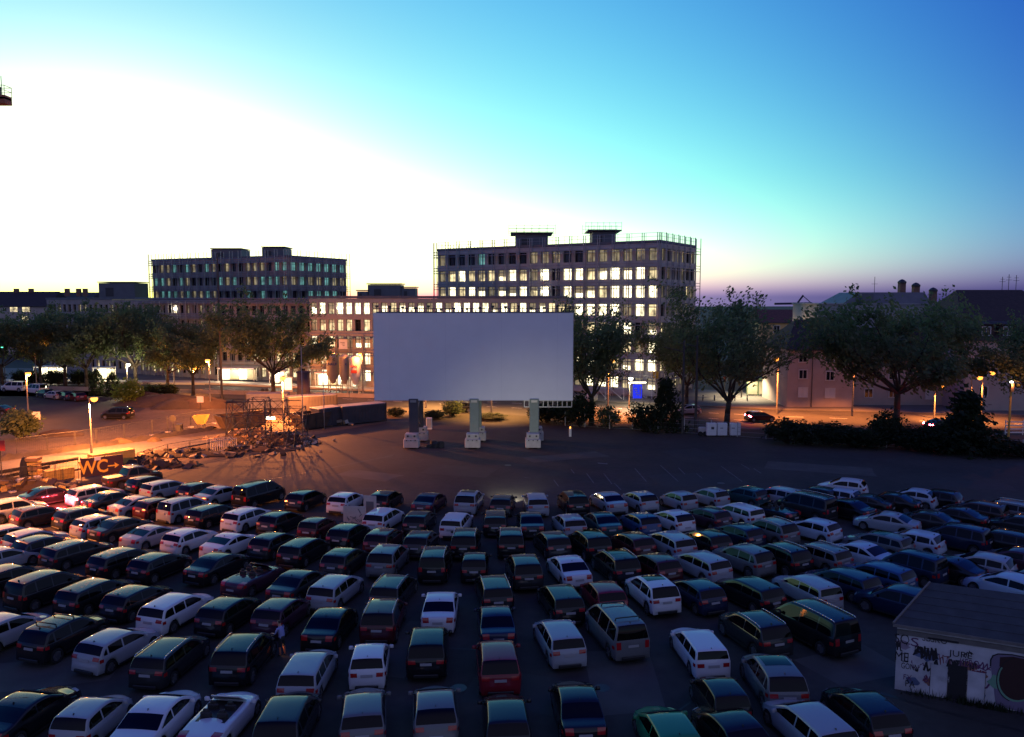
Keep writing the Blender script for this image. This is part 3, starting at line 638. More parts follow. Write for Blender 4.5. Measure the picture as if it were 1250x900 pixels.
# ------------------------------------------------------------------ trees and shrubs
def leaf_cloud(b, rng, centres, per, spread, size):
    for (c, s) in centres:
        for _ in range(per):
            d = Vector((rng.gauss(0, 1), rng.gauss(0, 1), rng.gauss(0, .8)))
            p = c + d * (spread * s * .5)
            n = Vector((rng.gauss(0, 1), rng.gauss(0, 1), rng.gauss(.4, 1))).normalized(); a = n.orthogonal().normalized(); e = n.cross(a)
            k = size * rng.uniform(.6, 1.3); a = a * k; e = e * k * .6
            b.add([p - a, p - e * .9 + a * .1, p + a, p + e * .9 + a * .1], [(0, 1, 2, 3)])
def tree_meshes(seed, H, Rr, fork, nl=7, per=26, leaf=.24, lean=0, clumps=5, openness=.55, nfork=1):
    rng = random.Random(seed); tr = MB(); ends = []
    r0 = H * .017 + .06
    pts = [Vector((0, 0, -.1)), Vector((lean * .3, 0, fork * .5)), Vector((lean, 0, fork))]
    tr.tube(pts[0], pts[0] + Vector((0, 0, .35)), r0 * 1.5, r0 * 1.1, n=9); tr.tube(pts[0] + Vector((0, 0, .35)), pts[1], r0 * 1.1, r0 * .95, n=9); tr.tube(pts[1], pts[2], r0 * .95, r0 * .85, n=9)
    for i in range(nl):
        az = 2 * math.pi * (i + rng.uniform(-.3, .3)) / nl; up = rng.uniform(.3, 1.0) if i % 3 else rng.uniform(.9, 1.4)
        if i == 0: up = 1.5
        L = (H - fork) * (rng.uniform(.62, .92) if i % 3 else rng.uniform(.6, .76))
        p = pts[2].copy() - Vector((0, 0, rng.uniform(0, fork * .12))); d = Vector((math.cos(az) * Rr / (H - fork) * 1.1, math.sin(az) * Rr / (H - fork) * 1.1, up)).normalized(); r = r0 * rng.uniform(.45, .62)
        n = 6
        for k in range(n):
            q = p + d * (L / n); tr.tube(p, q, r, r * .8, n=5, cap=False); r *= .8; p = q
            d = (d + Vector((rng.uniform(-.22, .22), rng.uniform(-.22, .22), rng.uniform(-.05, .2)))).normalized()
            if k >= 1:
                for _ in range(2 if k < 4 else 3):
                    e = (d + Vector((rng.uniform(-1, 1), rng.uniform(-1, 1), rng.uniform(-.35, .7)))).normalized(); m_ = L * rng.uniform(.16, .36)
                    q2 = p + e * m_; tr.tube(p, q2, r * .5, r * .15, n=4, cap=False); ends.append(q2); ends.append(p + e * m_ * .55)
                    e2 = (e + Vector((rng.uniform(-1, 1), rng.uniform(-1, 1), rng.uniform(-.4, .5)))).normalized(); q3 = q2 + e2 * m_ * .5; tr.tube(q2, q3, r * .2, r * .08, n=3, cap=False); ends.append(q3)
        ends.append(p)
    cr = MB(); cl = []
    for p in ends:
        for _ in range(clumps): cl.append((p + Vector((rng.gauss(0, 1), rng.gauss(0, 1), rng.gauss(0, .7))) * (H * .035), rng.uniform(.5, 1.2)))
    leaf_cloud(cr, rng, cl, max(2, per // clumps), H * .055, leaf)
    return tr, cr
TREES = {}
def tree(proto, label, x, y_base, D=None, scale=1, rz=0, group='trees along the street', cat='tree', leafm='leaf', name='plane_tree'):
    if proto not in TREES:
        a = dict(big=(3, 18.5, 8.5, 4.2), broad=(8, 17, 14, 4.2), street=(21, 15.5, 8.0, 4.2), street_b=(34, 15, 8.4, 4.0), vee=(47, 18.5, 9.5, 3.4))[proto]
        kw = dict(big=dict(nl=8, per=42), broad=dict(nl=12, per=42), street=dict(nl=8, per=40), street_b=dict(nl=8, per=40), vee=dict(nl=8, per=42, lean=.3))[proto]
        tr, cr = tree_meshes(*a, **kw); TREES[proto] = (tr.mesh(proto + '_trunk', 'bark', True), cr.mesh(proto + '_crown', leafm))
    p = G(x, y_base) if D is None else Vector((A(x, 400, D).x, D, 0))
    t = thing(name, label, cat, p, rz, group); t.scale = (scale,) * 3
    for nm_, me in zip(('trunk', 'crown'), TREES[proto]): link(bpy.data.objects.new(nm_, me), t)
    return t
tree('big', 'tall forked tree beside the cinema screen', 722, 519, scale=.93, rz=.4)
tree('vee', 'leaning tree with V shaped trunk behind the white cabinets', 887, 520, scale=1.02, rz=5.3)
tree('broad', 'broad tree in front of the grey block', 1094, 522, scale=1.2, rz=1.0)
tree('big', 'tree at the road corner in front of the dormer house', 1262, 528, scale=.86, rz=3.0)
tree('street', 'leafy tree behind the leaning tree', 838, 500, scale=.93, rz=.3)
tree('street', 'large plane tree in front of the dark tower', 334, 488, scale=1.12, rz=.2)
tree('street_b', 'plane tree beside the tall mast at the tram stop', 236, 482, scale=.9, rz=2.0)
tree('street_b', 'wide plane tree behind the green bush', 166, 476, scale=1.1, rz=.9)
tree('street', 'plane tree behind the conifer pair', 106, 476, scale=1.02, rz=4.1)
tree('street_b', 'plane tree next to the white vans', 80, 474, scale=1.02, rz=5.0)
tree('street', 'plane tree behind the white vans', 50, 473, scale=.98, rz=1.6)
tree('street_b', 'plane tree over the parked white van', 3, 473, scale=1.0, rz=3.3)
tree('street', 'smaller plane tree next to the tram shelter', 205, 479, scale=.9, rz=5.5)
tree('street', 'plane tree behind the roadside house', 958, 480, scale=.62, rz=3.5)
SHR = {}
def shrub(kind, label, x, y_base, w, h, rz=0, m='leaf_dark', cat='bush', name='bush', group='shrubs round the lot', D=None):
    if (kind, m) not in SHR:
        rng = random.Random({'round': 1, 'cone': 2, 'loose': 3, 'fir': 4}[kind]); b = MB(); st = MB(); cl = []
        for i in range(150):
            if kind == 'fir':
                z = rng.random() ** .8; r = (1 - z) * .5 + .05; az = rng.uniform(0, 6.28); p = Vector((math.cos(az) * r * rng.uniform(.4, 1), math.sin(az) * r * rng.uniform(.4, 1), z * .95))
            elif kind == 'cone':
                z = rng.random(); r = .5 * math.sin(min(1, (1 - z) * 1.6 + .1) * 1.5); az = rng.uniform(0, 6.28); p = Vector((math.cos(az) * r * rng.uniform(.5, 1), math.sin(az) * r * rng.uniform(.5, 1), z * .95))
            else:
                v = Vector((rng.gauss(0, 1), rng.gauss(0, 1), rng.gauss(0, 1))).normalized() * rng.uniform(.45, 1); p = Vector((v.x * .48, v.y * .48, .5 + v.z * .42))
                if kind == 'loose': p += Vector((rng.gauss(0, .06), rng.gauss(0, .06), rng.gauss(0, .1)))
            cl.append((p, rng.uniform(.5, 1.3)))
            if i % 6 == 0: st.tube((0, 0, 0), p, .012, .004, n=4, cap=False)
        leaf_cloud(b, rng, cl, 16, .14, .045)
        SHR[(kind, m)] = (b.mesh(kind + '_foliage', m), st.mesh(kind + '_stems', 'bark'))
    p = G(x, y_base) if D is None else Vector((A(x, 400, D).x, D, 0))
    t = thing(name, label, cat, p, rz, group); t.scale = (w, w, h)
    for nm_, me in zip(('foliage', 'stem'), SHR[(kind, m)]): link(bpy.data.objects.new(nm_, me), t)
    return t
shrub('fir', 'dark spiky evergreen shrub beside two tall posts', 812, 527, 5.2, 6.6, 0, cat='shrub', name='evergreen_shrub')
shrub('loose', 'dense dark bush next to the spiky evergreen', 787, 526, 4.2, 3.6, 1)
shrub('loose', 'small ragged bush by the wire fence, lit from behind', 742, 522, 3.4, 2.9, 2, 'leaf')
shrub('round', 'dark bush at the foot of the tree beside the screen', 708, 521, 4.4, 4.6, 3)
shrub('loose', 'dark bush hanging beneath the screen end', 690, 518, 3.2, 3.4, 3.6)
shrub('round', 'flat dark bush beneath the screen end', 668, 516, 5.5, 3.0, 4)
shrub('loose', 'loose bush seen between the first two screen columns', 552, 508, 3.2, 2.4, 5, 'leaf')
shrub('round', 'low bush behind the black screen column', 530, 511, 3.4, 1.2, 2, 'leaf_dark')
shrub('round', 'low bush behind the site container end', 483, 509, 3.0, 1.4, 2, 'leaf_dark')
shrub('round', 'low bush between the second and third screen columns', 600, 512, 4.4, .9, 2, 'leaf_dark')
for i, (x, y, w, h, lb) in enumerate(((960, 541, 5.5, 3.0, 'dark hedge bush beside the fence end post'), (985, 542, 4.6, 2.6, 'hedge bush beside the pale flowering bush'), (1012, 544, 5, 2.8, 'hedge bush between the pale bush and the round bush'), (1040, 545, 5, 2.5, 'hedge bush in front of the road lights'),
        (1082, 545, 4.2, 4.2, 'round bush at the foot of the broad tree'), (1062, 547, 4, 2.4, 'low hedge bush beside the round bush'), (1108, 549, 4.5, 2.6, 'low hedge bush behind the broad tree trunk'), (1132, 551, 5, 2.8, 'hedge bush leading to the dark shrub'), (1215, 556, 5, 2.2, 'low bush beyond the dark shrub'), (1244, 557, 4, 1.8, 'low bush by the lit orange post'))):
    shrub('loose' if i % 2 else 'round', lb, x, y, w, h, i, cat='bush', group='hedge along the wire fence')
shrub('round', 'pale flowering bush by the wire fence', 988, 542.5, 2.2, 1.9, 2, 'leaf_pale') if 'leaf_pale' in MATS else None
leaf_mat('leaf_pale', (.28, .3, .3), (.12, .14, .12)); shrub('round', 'pale flowering bush by the wire fence', 990, 543, 2.3, 2.0, 2, 'leaf_pale')
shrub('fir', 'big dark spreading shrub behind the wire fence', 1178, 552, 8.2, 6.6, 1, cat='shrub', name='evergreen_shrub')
shrub('loose', 'dark shrub joined to the spreading shrub', 1160, 553, 5.5, 3.4, 1)
shrub('loose', 'bright green bush lit by the orange lamp', 158, 494, 4.6, 4.2, 0, 'leaf_fresh')
shrub('round', 'round bush with orange edge beside the parking sign', 25, 536, 4.8, 3.8, 0, 'leaf')
shrub('cone', 'dark conifer beside the dark people carrier', 119, 482, 2.6, 4.4, 0, cat='conifer', name='conifer')
shrub('cone', 'second dark conifer next to the green bush', 138, 484, 2.6, 4.1, 1, cat='conifer', name='conifer')
for i, (x, lb) in enumerate(((183, 'clipped dark hedge piece touching the green bush'), (196, 'clipped dark hedge piece in the middle behind the earth heap'), (208, 'clipped dark hedge piece ending behind the warm earth heap'))): shrub('round', lb, x, 484, 2.9, 2.2, i, group='clipped hedge behind the earth heap')
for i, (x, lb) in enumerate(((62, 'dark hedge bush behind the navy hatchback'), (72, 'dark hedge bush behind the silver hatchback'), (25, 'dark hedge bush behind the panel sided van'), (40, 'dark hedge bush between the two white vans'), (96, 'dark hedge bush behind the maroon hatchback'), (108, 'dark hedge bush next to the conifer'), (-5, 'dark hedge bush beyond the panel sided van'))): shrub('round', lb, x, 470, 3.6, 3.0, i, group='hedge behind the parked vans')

# ------------------------------------------------------------------ the cinema screen
SD = 90.0; mat('seam_cloth', (.7, .7, .71), .9)
a, c = A(457, 489, SD), A(700, 382, SD); sw, sh = c.x - a.x, c.z - a.z; sx = (a.x + c.x) / 2
S = thing('cinema_screen', 'huge white drive-in cinema screen on three columns', 'cinema screen', (sx, SD, 0))
b = MB(); b.box((0, 0, a.z + sh / 2), (sw, .08, sh)); b.build('screen_cloth', 'screen_cloth', S)
for kx in (-.42, -.14, .14, .42): MB().box((sw * kx, -.0425, a.z + sh / 2), (.035, .006, sh - .04)).build('seam', 'seam_cloth', S)
b = MB()
for (cx, cz, dx, dz) in ((0, a.z + .05, sw, .1), (0, c.z - .05, sw, .1), (-sw / 2 + .05, (a.z + c.z) / 2, .1, sh), (sw / 2 - .05, (a.z + c.z) / 2, .1, sh)): b.box((cx, -.045 - .001 * (dx > dz), cz), (dx, .012, dz))
b.build('hem', 'seam_cloth', S)
def truss(b, p, q, w=.5, n=16, r=.035):
    p, q = Vector(p), Vector(q); u = (q - p)
    off = [Vector((0, 0, 0)), Vector((0, w, 0)), Vector((0, w, w)), Vector((0, 0, w))] if abs(u.z) < abs(u.x) else [Vector((0, 0, 0)), Vector((w, 0, 0)), Vector((w, w, 0)), Vector((0, w, 0))]
    for o in off: b.tube(p + o, q + o, r, n=5)
    for i in range(n):
        s0, s1 = p + u * (i / n), p + u * ((i + 1) / n)
        for k in range(4): b.tube(s0 + off[k], s1 + off[(k + 1) % 4], r * .6, n=4); b.tube(s0 + off[k], s0 + off[(k + 1) % 4], r * .6, n=4)
    return b
truss(MB(), (-sw / 2 + .3, .25, c.z - .5), (sw / 2 - .3, .25, c.z - .5), .5, 26).build('top_truss', 'dark_steel', S)
truss(MB(), (-sw / 2 + .3, .25, a.z + .1), (sw / 2 - .3, .25, a.z + .1), .5, 26).build('lower_truss', 'steel', S)
for xx in (-sw / 2 + .3, -sw / 6, sw / 6, sw / 2 - .9): truss(MB(), (xx, .25, a.z + .6), (xx, .25, c.z - .5), .5, 10).build('upright_truss', 'steel', S)
z0 = A(600, 497, SD).z
b = MB(); x1_, x2_ = A(640, 490, SD).x - sx, A(698, 490, SD).x - sx
for zz in (z0, a.z - .03): b.box(((x1_ + x2_) / 2, .1, zz), (x2_ - x1_, .12, .1))
for i in range(11):
    x = x1_ + (x2_ - x1_) * i / 10; b.box((x, .1, (z0 + a.z) / 2), (.1, .1, a.z - z0))
b.build('hanging_truss', 'steel', S)
rs = random.Random(2)
b = MB()
for i in range(46):                           # guard spikes and lamps along the top edge
    x = -sw / 2 + .4 + (sw - .8) * i / 45; h = rs.uniform(.35, .75); b.box((x, .3, c.z + h / 2), (.10, .1, h))
    if i % 3 == 0: b.box((x, .3, c.z + h), (.32, .2, .24), rz=rs.uniform(0, 1))
b.tube((-sw / 2, .3, c.z + .5), (sw / 2, .3, c.z + .5), .04); b.tube((-sw / 2, .3, c.z + .08), (sw / 2, .3, c.z + .08), .05); b.build('top_fittings', 'dark_steel', S)
for i, px in enumerate((505, 579, 652)):
    X = A(px, 500, SD).x - sx
    colm = MB(); colm.cbox((0, 0, 3.6), (1.05, .8, 3.9), .04); cl_ = colm.build('column', 'container_dark' if i == 0 else 'column_green', S); cl_.location = (X, .0, 0)
    b = MB(); b.box((0, -.42, 5.3), (.7, .1, .28)); b.box((.4, .3, 4.9), (.12, .12, 1.4)); b.box((-.4, .3, 4.9), (.12, .12, 1.4)); b.build('clamp', 'steel', cl_)
    for dy, xo in ((-.9, -.15), (3.6, .35)):
        base = link(bpy.data.objects.new('ballast_stack', None), S); base.location = (X + xo, dy, 0)
        b = MB(); b.cbox((0, 0, .62), (1.75, 1.6, .95), .06); bb = b.build('ballast_block', 'ballast', base)
        b = MB(); b.cbox((0, .1, 1.40), (1.45, 1.3, .55), .05); b.build('ballast_block', 'ballast', base)
        b = MB()
        for xx in (-.38, .38): b.box((xx, -.56, 1.42), (.2, .06, .2)); 
        for xx in (-.5, 0, .5): b.box((xx, -.82, .98), (.12, .05, .12))
        b.build('lifting_slot', 'dark_steel', base)
        b = MB()
        for xx in (-.6, .6): b.box((xx, -.5, .08), (.16, .3, .16)); b.box((xx, .5, .08), (.16, .3, .16))
        b.build('foot', 'dark_steel', base)
    if 1:
        b = MB(); b.cbox((X + .35, 3.4, 3.4), (.7, .6, 4.0), .03); b.build('rear_column', 'container_dark' if i == 0 else 'column_green', S)
        b = MB(); b.tube((X, .3, 5.2), (X + .35, 3.3, 1.9), .06); b.tube((X + .35, 3.3, 5.2), (X, .3, 1.9), .06); b.build('brace', 'steel', S)
p = G(530, 546); t = thing('equipment_pile', 'dark heap of cables and bags beside the black screen column', 'equipment', p)
for i in range(6):
    b = MB(); b.cbox((0, 0, .2 + .1 * (i % 3)), (rs.uniform(.4, .8), rs.uniform(.4, .7), .4 + .2 * (i % 3)), .1, rz=i); o = b.build('bag', 'cloth_dark', t); o.location = (rs.uniform(-1.2, 1), rs.uniform(-.4, .4), 0)
p = G(696, 533); t = thing('marker_post', 'white marker post with orange lamp beyond the screen', 'marker post', p)
MB().cbox((0, 0, .5), (.3, .2, 1.0), .03).build('post', 'white_paint', t); MB().lathe([(.04, 1.0), (.09, 1.05), (.09, 1.2), (.03, 1.25)], n=10).build('lamp', 'lamp_orange', t, True)
p = G(524, 524); t = thing('switch_cabinet', 'white switch cabinet behind the black screen column', 'cabinet', p); MB().cbox((0, 0, .75), (.75, .5, 1.5), .03).build('housing', 'white_paint', t); MB().box((0, -.26, .8), (.6, .02, 1.2)).build('door', 'ballast', t)

# ------------------------------------------------------------------ fence, posts and cabinets at the far edge
fl = [(690, 520), (714, 521.5), (744, 523.5), (772, 525), (803, 527), (835, 529), (868, 531), (900, 533.5), (935, 536), (968, 538.5), (1005, 541), (1043, 544), (1082, 546.5), (1122, 549), (1165, 552), (1207, 555), (1248, 558)]
F = thing('wire_fence', 'low wire fence with pale posts along the far edge of the lot', 'fence')
pm = MB().cbox((0, 0, .95), (.12, .12, 1.9), .02).mesh('fence_post', 'ballast')
for q in fl: o = bpy.data.objects.new('post', pm); o.location = G(*q); link(o, F)
b = MB()
for q0, q1 in zip(fl, fl[1:]):
    a_, c_ = G(*q0), G(*q1)
    for z in (.1, .65, 1.2, 1.75): b.tube(a_ + Vector((0, 0, z)), c_ + Vector((0, 0, z)), .018, n=4, cap=False)
b.build('wire', 'steel', F)
for i, (x, lb) in enumerate(((868, 'white cabinet with dark blot, beside the trailer wheel'), (881, 'middle one of three white roadside cabinets'), (897, 'white cabinet standing apart from the other two'))):
    p = G(x, 533); t = thing('roadside_cabinet', lb, 'cabinet', p, 0, 'white cabinets at the fence')
    MB().cbox((0, 0, .95), (1.2 if i < 2 else 1.25, .6, 1.5), .03).build('housing', 'white_paint', t); b = MB()
    for xx in (-.45, .45): b.box((xx, 0, .1), (.1, .4, .2))
    b.build('foot', 'dark_steel', t); b = MB(); b.box((.1 - .2 * i, -.31, 1.1), (.35, .02, .3 if i == 0 else .08)); b.build('print', 'container_dark', t)
p = G(857, 532); t = thing('small_trailer', 'small pale trailer beside the white cabinets', 'trailer', p); MB().cbox((0, 0, .75), (.9, .6, .7), .08).build('box', 'ballast', t)
for xx in (-.3, .3):
    o = MB().lathe([(.1, -.08), (.3, -.08), (.3, .08), (.1, .08)], n=14).build('wheel', 'tyre', t, True, 40); o.location = (xx, -.36, .3); o.rotation_euler = (R(90), 0, 0)
for (x, yb, yt, lb) in ((833, 529, 418, 'thin dark post beside the spiky evergreen'), (849, 528, 412, 'thicker dark post near the small trailer'), (271, 487, 310, 'tall grey mast at the tram stop')):
    p = G(x, yb); H = A(x, yt, p.y).z; t = thing('overhead_line_mast', lb, 'mast', p)
    b = MB(); b.tube((0, 0, 0), (0, 0, .5), .3, .28, n=8); b.tube((0, 0, .5), (0, 0, H), .2, .13, n=8); b.build('pole', 'dark_steel', t, True, 40); MB().lathe([(.16, H), (.14, H + .1), (.03, H + .2)], n=8).build('cap', 'dark_steel', t); 
    MB().tube((0, 0, H - 1.2), (-2.2, 1.2, H - .7), .05).build('arm', 'dark_steel', t)
p = G(1231, 533); t = thing('signal_post', 'orange lit post with cabinet box at the road corner', 'post', p); H = A(1231, 468, p.y).z
b = MB(); b.tube((0, 0, 0), (0, 0, H), .14, .12, n=8); b.build('pole', 'yellow_block', t, True, 40); MB().cbox((0, -.1, H - .5), (.4, .4, 1.1), .04).build('housing', 'dark_steel', t)
MB().lathe([(.05, H + .02), (.2, H + .06), (.2, H + .2), (.05, H + .3)], n=10).build('lamp', 'lamp_white', t); light('lamp_light', 'POINT', (-.1, -.5, H - .2), 160, OR, .15, t)
p = G(1238, 531); t = thing('roadside_barrier', 'pale slatted barrier behind the orange lit post', 'barrier', p); w_ = 2.4
for k in range(4): MB().box((0, 0, .3 + k * .45), (w_, .06, .14)).build('rail', 'white_paint', t)
for xx in (-1.1, 1.1): MB().box((xx, .06, .95), (.1, .08, 1.9)).build('post', 'white_paint', t)

# ------------------------------------------------------------------ the tram stop, forecourt and road things
pa, pb = G(-120, 467), G(250, 470); pc = G(462, 479)
def slab_path(name, pts, wdt, h, m):
    b = MB()
    for p, q in zip(pts, pts[1:]):
        d = (q - p).normalized(); n = Vector((-d.y, d.x, 0)) * wdt
        v = [p, q, q + n, p + n]; b.add([(s.x, s.y, -.05) for s in v] + [(s.x, s.y, h) for s in v], [(3, 2, 1, 0), (4, 5, 6, 7), (0, 1, 5, 4), (1, 2, 6, 5), (2, 3, 7, 6), (3, 0, 4, 7)])
    return struct(b.build(name, m))
mat('platform_stone', (.5, .44, .34), .8, noise=.15, scale=.6)
slab_path('tram_platform', [pa, pb, pc], 4.0, .42, 'platform_stone')
def shelter(x, y, w, lb, depth=2.0, H=2.7, en=260):
    p = G(x, y - 2); p.z = .42; t = thing('tram_shelter', lb, 'shelter', p, 0, 'lit tram shelters')
    MB().cbox((0, 0, H), (w, depth, .22), .06).build('roof', 'shelter_frame', t)
    b = MB(); b.box((0, 0, H - .13), (w - .4, depth - .5, .04)); b.build('ceiling_light', 'lamp_white', t)
    for xx in (-w / 2 + .15, w / 2 - .15):
        for yy in (-depth / 2 + .15, depth / 2 - .15): MB().box((xx, yy, (H - .15) / 2), (.1, .1, H - .15)).build('post', 'shelter_frame', t)
    n = max(2, int(w / 1.6))
    for i in range(n):
        q = -w / 2 + .3 + (w - .6) * (i + .5) / n
        MB().box((q, depth / 2 - .15, 1.25), ((w - .6) / n - .1, .03, 2.0)).build('rear_panel', 'advert_lit' if i % 2 == 0 else 'window_dim', t)
    MB().box((0, depth / 2 - .5, .45), (w * .5, .4, .08)).build('bench', 'timber', t)
    light('shelter_light', 'POINT', (0, -.6, H - .5), en, (1, .86, .58), .3, t); return t
shelter(290, 470, 7.5, 'brightly lit tram shelter beside the tall mast')
shelter(405, 477, 6.0, 'lit tram shelter in front of the silos')
shelter(340, 474, 3.2, 'small lit shelter behind the orange lamp', en=180)
shelter(62, 468, 6.0, 'brightly lit tram shelter behind the parked vans')
shelter(128, 469, 4.0, 'lit tram shelter behind the conifers')
p = G(432, 476); t = thing('advert_column', 'lit oval advert beside the tram shelter', 'advert', p); MB().cbox((0, 0, 1.6), (.75, .3, 1.9), .1).build('panel', 'advert_lit', t); MB().tube((0, 0, 0), (0, 0, .8), .1).build('post', 'dark_steel', t)
p = G(352, 480); t = thing('advert_panel', 'bright standing advert panel by the dark advertising column', 'advert', p); MB().box((0, 0, 1.7), (1.3, .2, 2.2)).build('panel', 'advert_lit', t); MB().box((0, .02, 1.5), (1.5, .16, 2.9)).build('frame', 'shelter_frame', t)
p = G(371, 489); t = thing('advertising_column', 'dark violet advertising column behind the site containers', 'advertising column', p)
b = MB(); b.lathe([(1.15, 0), (1.15, .4), (1.05, .42), (1.05, 4.6), (1.2, 4.65), (1.2, 4.85), (.2, 5.0)], n=18); b.build('drum', 'pillar_violet', t, True, 40)
for i in range(5):
    a_ = -1.2 - i * .3; o = MB().box((0, 0, 0), (.6, .02, 1.0)).build('poster', 'container_dark', t); o.location = (1.08 * math.cos(a_), 1.08 * math.sin(a_), 1.6 + (i % 2) * 1.6); o.rotation_euler = (0, 0, a_ + R(90))
t = thing('platform_barrier', 'low dark wall along the tram tracks', 'wall', G(250, 477)); q0, q1 = G(-20, 474) - t.location, G(460, 486) - t.location
d = (q1 - q0)
for i in range(16):
    s = q0 + d * (i / 16); e = q0 + d * ((i + .97) / 16); m_ = (s + e) / 2; MB().box((m_.x, m_.y, .35), ((e - s).length, .2, .7), rz=math.atan2(d.y, d.x)).build('panel', 'dark_concrete', t)
for x in (321, 326): 
    p = G(x, 481); t = thing('waste_bin', 'dark round bin on the platform edge', 'bin', p, 0, 'bins at the tram stop'); MB().lathe([(.28, 0), (.32, .9), (.34, .95), (.15, 1.05)], n=12).build('drum', 'dark_steel', t); MB().tube((-.3, 0, .95), (.3, 0, .95), .03).build('rim_bar', 'steel', t)
# silos with print
for i, (x0, x1, y0, y1, wd, pr, lb) in enumerate(((397, 412, 434, 455, 'KNAUF', 'print_blue', 'cream plaster silo with blue lettering'), (413, 425, 434, 458, 'K', 'print_blue', 'cream silo between the two lettered ones'), (425, 439, 436, 462, 'quick', 'print_red', 'pale silo with red printed logo'))):
    D = 141 - i; a_, c_ = A(x0, y1, D), A(x1, y0, D); r = (c_.x - a_.x) / 2; p = Vector(((a_.x + c_.x) / 2, D + r, 0)); H = c_.z; t = thing('dry_mortar_silo', lb, 'silo', p, 0, 'silos at the building site')
    MB().lathe([(.3, 1.6), (r, 3.2), (r, H - .25), (r * .7, H), (.2, H + .15)], n=20).build('tank', 'silo_cream' if i < 2 else 'white_paint', t, True, 40)
    for k in range(4): a2 = .78 + k * 1.57; MB().tube((math.cos(a2) * r * .9, math.sin(a2) * r * .9, 0), (math.cos(a2) * r * .9, math.sin(a2) * r * .9, 3.3), .07).build('leg', 'steel', t)
    text_mesh('lettering', wd, .62 if i != 1 else .5, pr, t, Matrix.Translation((0 if i != 1 else .5, -r - .05, H - 1.6)) @ Matrix.Rotation(R(90), 4, 'X'), bold=.015)
    if i == 2: MB().box((0, -r - .04, H - 2.6), (1.0, .04, .55)).build('logo_panel', 'print_red', t)
q = A(419, 420, 147); t = thing('site_sign', 'white company board on the scaffold of the low wing', 'sign', (q.x, 146.9, q.z)); MB().box((0, 0, 0), (1.6, .06, 1.9)).build('board', 'white_paint', t); b = MB()
for k in range(3): b.box((-.1 + .1 * k, -.04, .3 - .3 * k), (.8 - .2 * k, .02, .1))
b.build('print', 'grey_sheet', t)
scaffold('scaffolding', 'lit lower scaffold on the low office wing', LPf, 2, LLf, 0, 9.5, lift=3.15, top=.6)
# things across the road on the right
p = G(778, 488); t = thing('advert_panel', 'glowing blue advert panel on the pavement', 'advert', p); MB().box((0, 0, 1.4), (1.5, .3, 2.3)).build('panel', 'advert_blue', t); bq = MB(); [bq.box((-.35 + .12 * k, -.155, 1.9 - .35 * k), (.5, .02, .14)) for k in range(4)]; bq.box((.45, -.155, 1.4), (.16, .02, 1.7)); bq.build('print', 'white_frame', t); MB().box((0, .03, 2.9), (2.8, .6, .12)).build('cap', 'lamp_white', t); MB().box((0, .03, .1), (2, .5, .2)).build('plinth', 'steel', t)
p = G(800, 488); t = thing('hanging_sign', 'yellow sign with white arm at the pavement', 'sign', p); MB().box((0, 0, 4.2), (.9, .15, 1.2)).build('board', 'sign_yellow', t); MB().tube((-.6, .1, 0), (-.6, .1, 5), .06).build('post', 'white_paint', t)
p = G(762, 489); t = thing('site_ramp', 'white tubular ramp frame beside the blue advert', 'ramp', p)
for (x, x2) in ((-4.5, -3.0), (-2.4, -.4)): MB().tube((x, 0, 2.0), (x2, 0, .3), .08).build('diagonal', 'white_paint', t)
MB().tube((-6, 0, 2.1), (0, 0, 2.1), .07).build('top_rail', 'white_paint', t); 
for x in (-6, -3.2, -.1): MB().tube((x, 0, 0), (x, 0, 2.1), .06).build('post', 'white_paint', t)
for (x, lb) in ((722, 'pale boulder on the pavement near the big tree'),):
    p = G(x, 491); b = MB(); b.lathe([(.5, 0), (1.1, .5), (1.0, 1.2), (.4, 1.7), (.1, 1.75)], n=9); t = b.build('boulder', 'ballast', None, True); t.location = p; tag(t, lb, 'boulder')
p = G(752, 482); t = thing('site_cabin', 'small red site cabin behind the ramp frame', 'cabin', p); MB().cbox((0, 1.2, 1.4), (5, 2.4, 2.6), .05).build('wall', 'skip_rust', t); MB().box((0, 1.2, 2.78), (5.2, 2.6, .14)).build('roof', 'dark_steel', t); MB().box((1.2, -.03, 1.5), (1.2, .05, .9)).build('window', 'window_warm', t)
p = G(925, 484); t = thing('glass_kiosk', 'green glazed kiosk on the forecourt', 'kiosk', p); mat('kiosk_green', (.1, .16, .09), .5); MB().cbox((0, 1, 3.0), (4.2, 2.4, .3), .05).build('roof', 'kiosk_green', t)
for x in (-1.9, 0, 1.9): MB().box((x, 0, 1.4), (.12, .12, 2.9)).build('post', 'kiosk_green', t)
for x in (-.95, .95): MB().box((x, .05, 1.5), (1.7, .04, 2.3)).build('pane', 'window_dim', t)
for (x, y, m_, lb) in ((7, 424, 'signal_green', 'green traffic signal behind the plane trees'), (884, 462, 'signal_red', 'red signal lamp on the forecourt')):
    p = G(x, 476 if x < 100 else 486); H = A(x, y, p.y).z; t = thing('traffic_signal', lb, 'traffic signal', p); MB().tube((0, 0, 0), (0, 0, H + .3), .07, n=8).build('pole', 'dark_steel', t); MB().cbox((0, -.15, H), (.4, .3, 1.1), .04).build('housing', 'dark_steel', t); MB().lathe([(.02, -.05), (.18, -.02), (.18, .03)], (0, 0, 0), n=12).build('lens', m_, t, loc=(0, -.34, H))
for i, x in enumerate((858, 872, 885, 897, 912)):
    p = G(x, 490); t = thing('bollard', 'short dark bollard on the lit forecourt', 'bollard', p, 0, 'bollards on the forecourt'); MB().lathe([(.1, 0), (.1, .9), (.13, .92), (.06, 1.05)], n=10).build('shaft', 'dark_steel', t); MB().lathe([(.115, .7), (.115, .8)], n=10).build('band', 'white_paint', t)

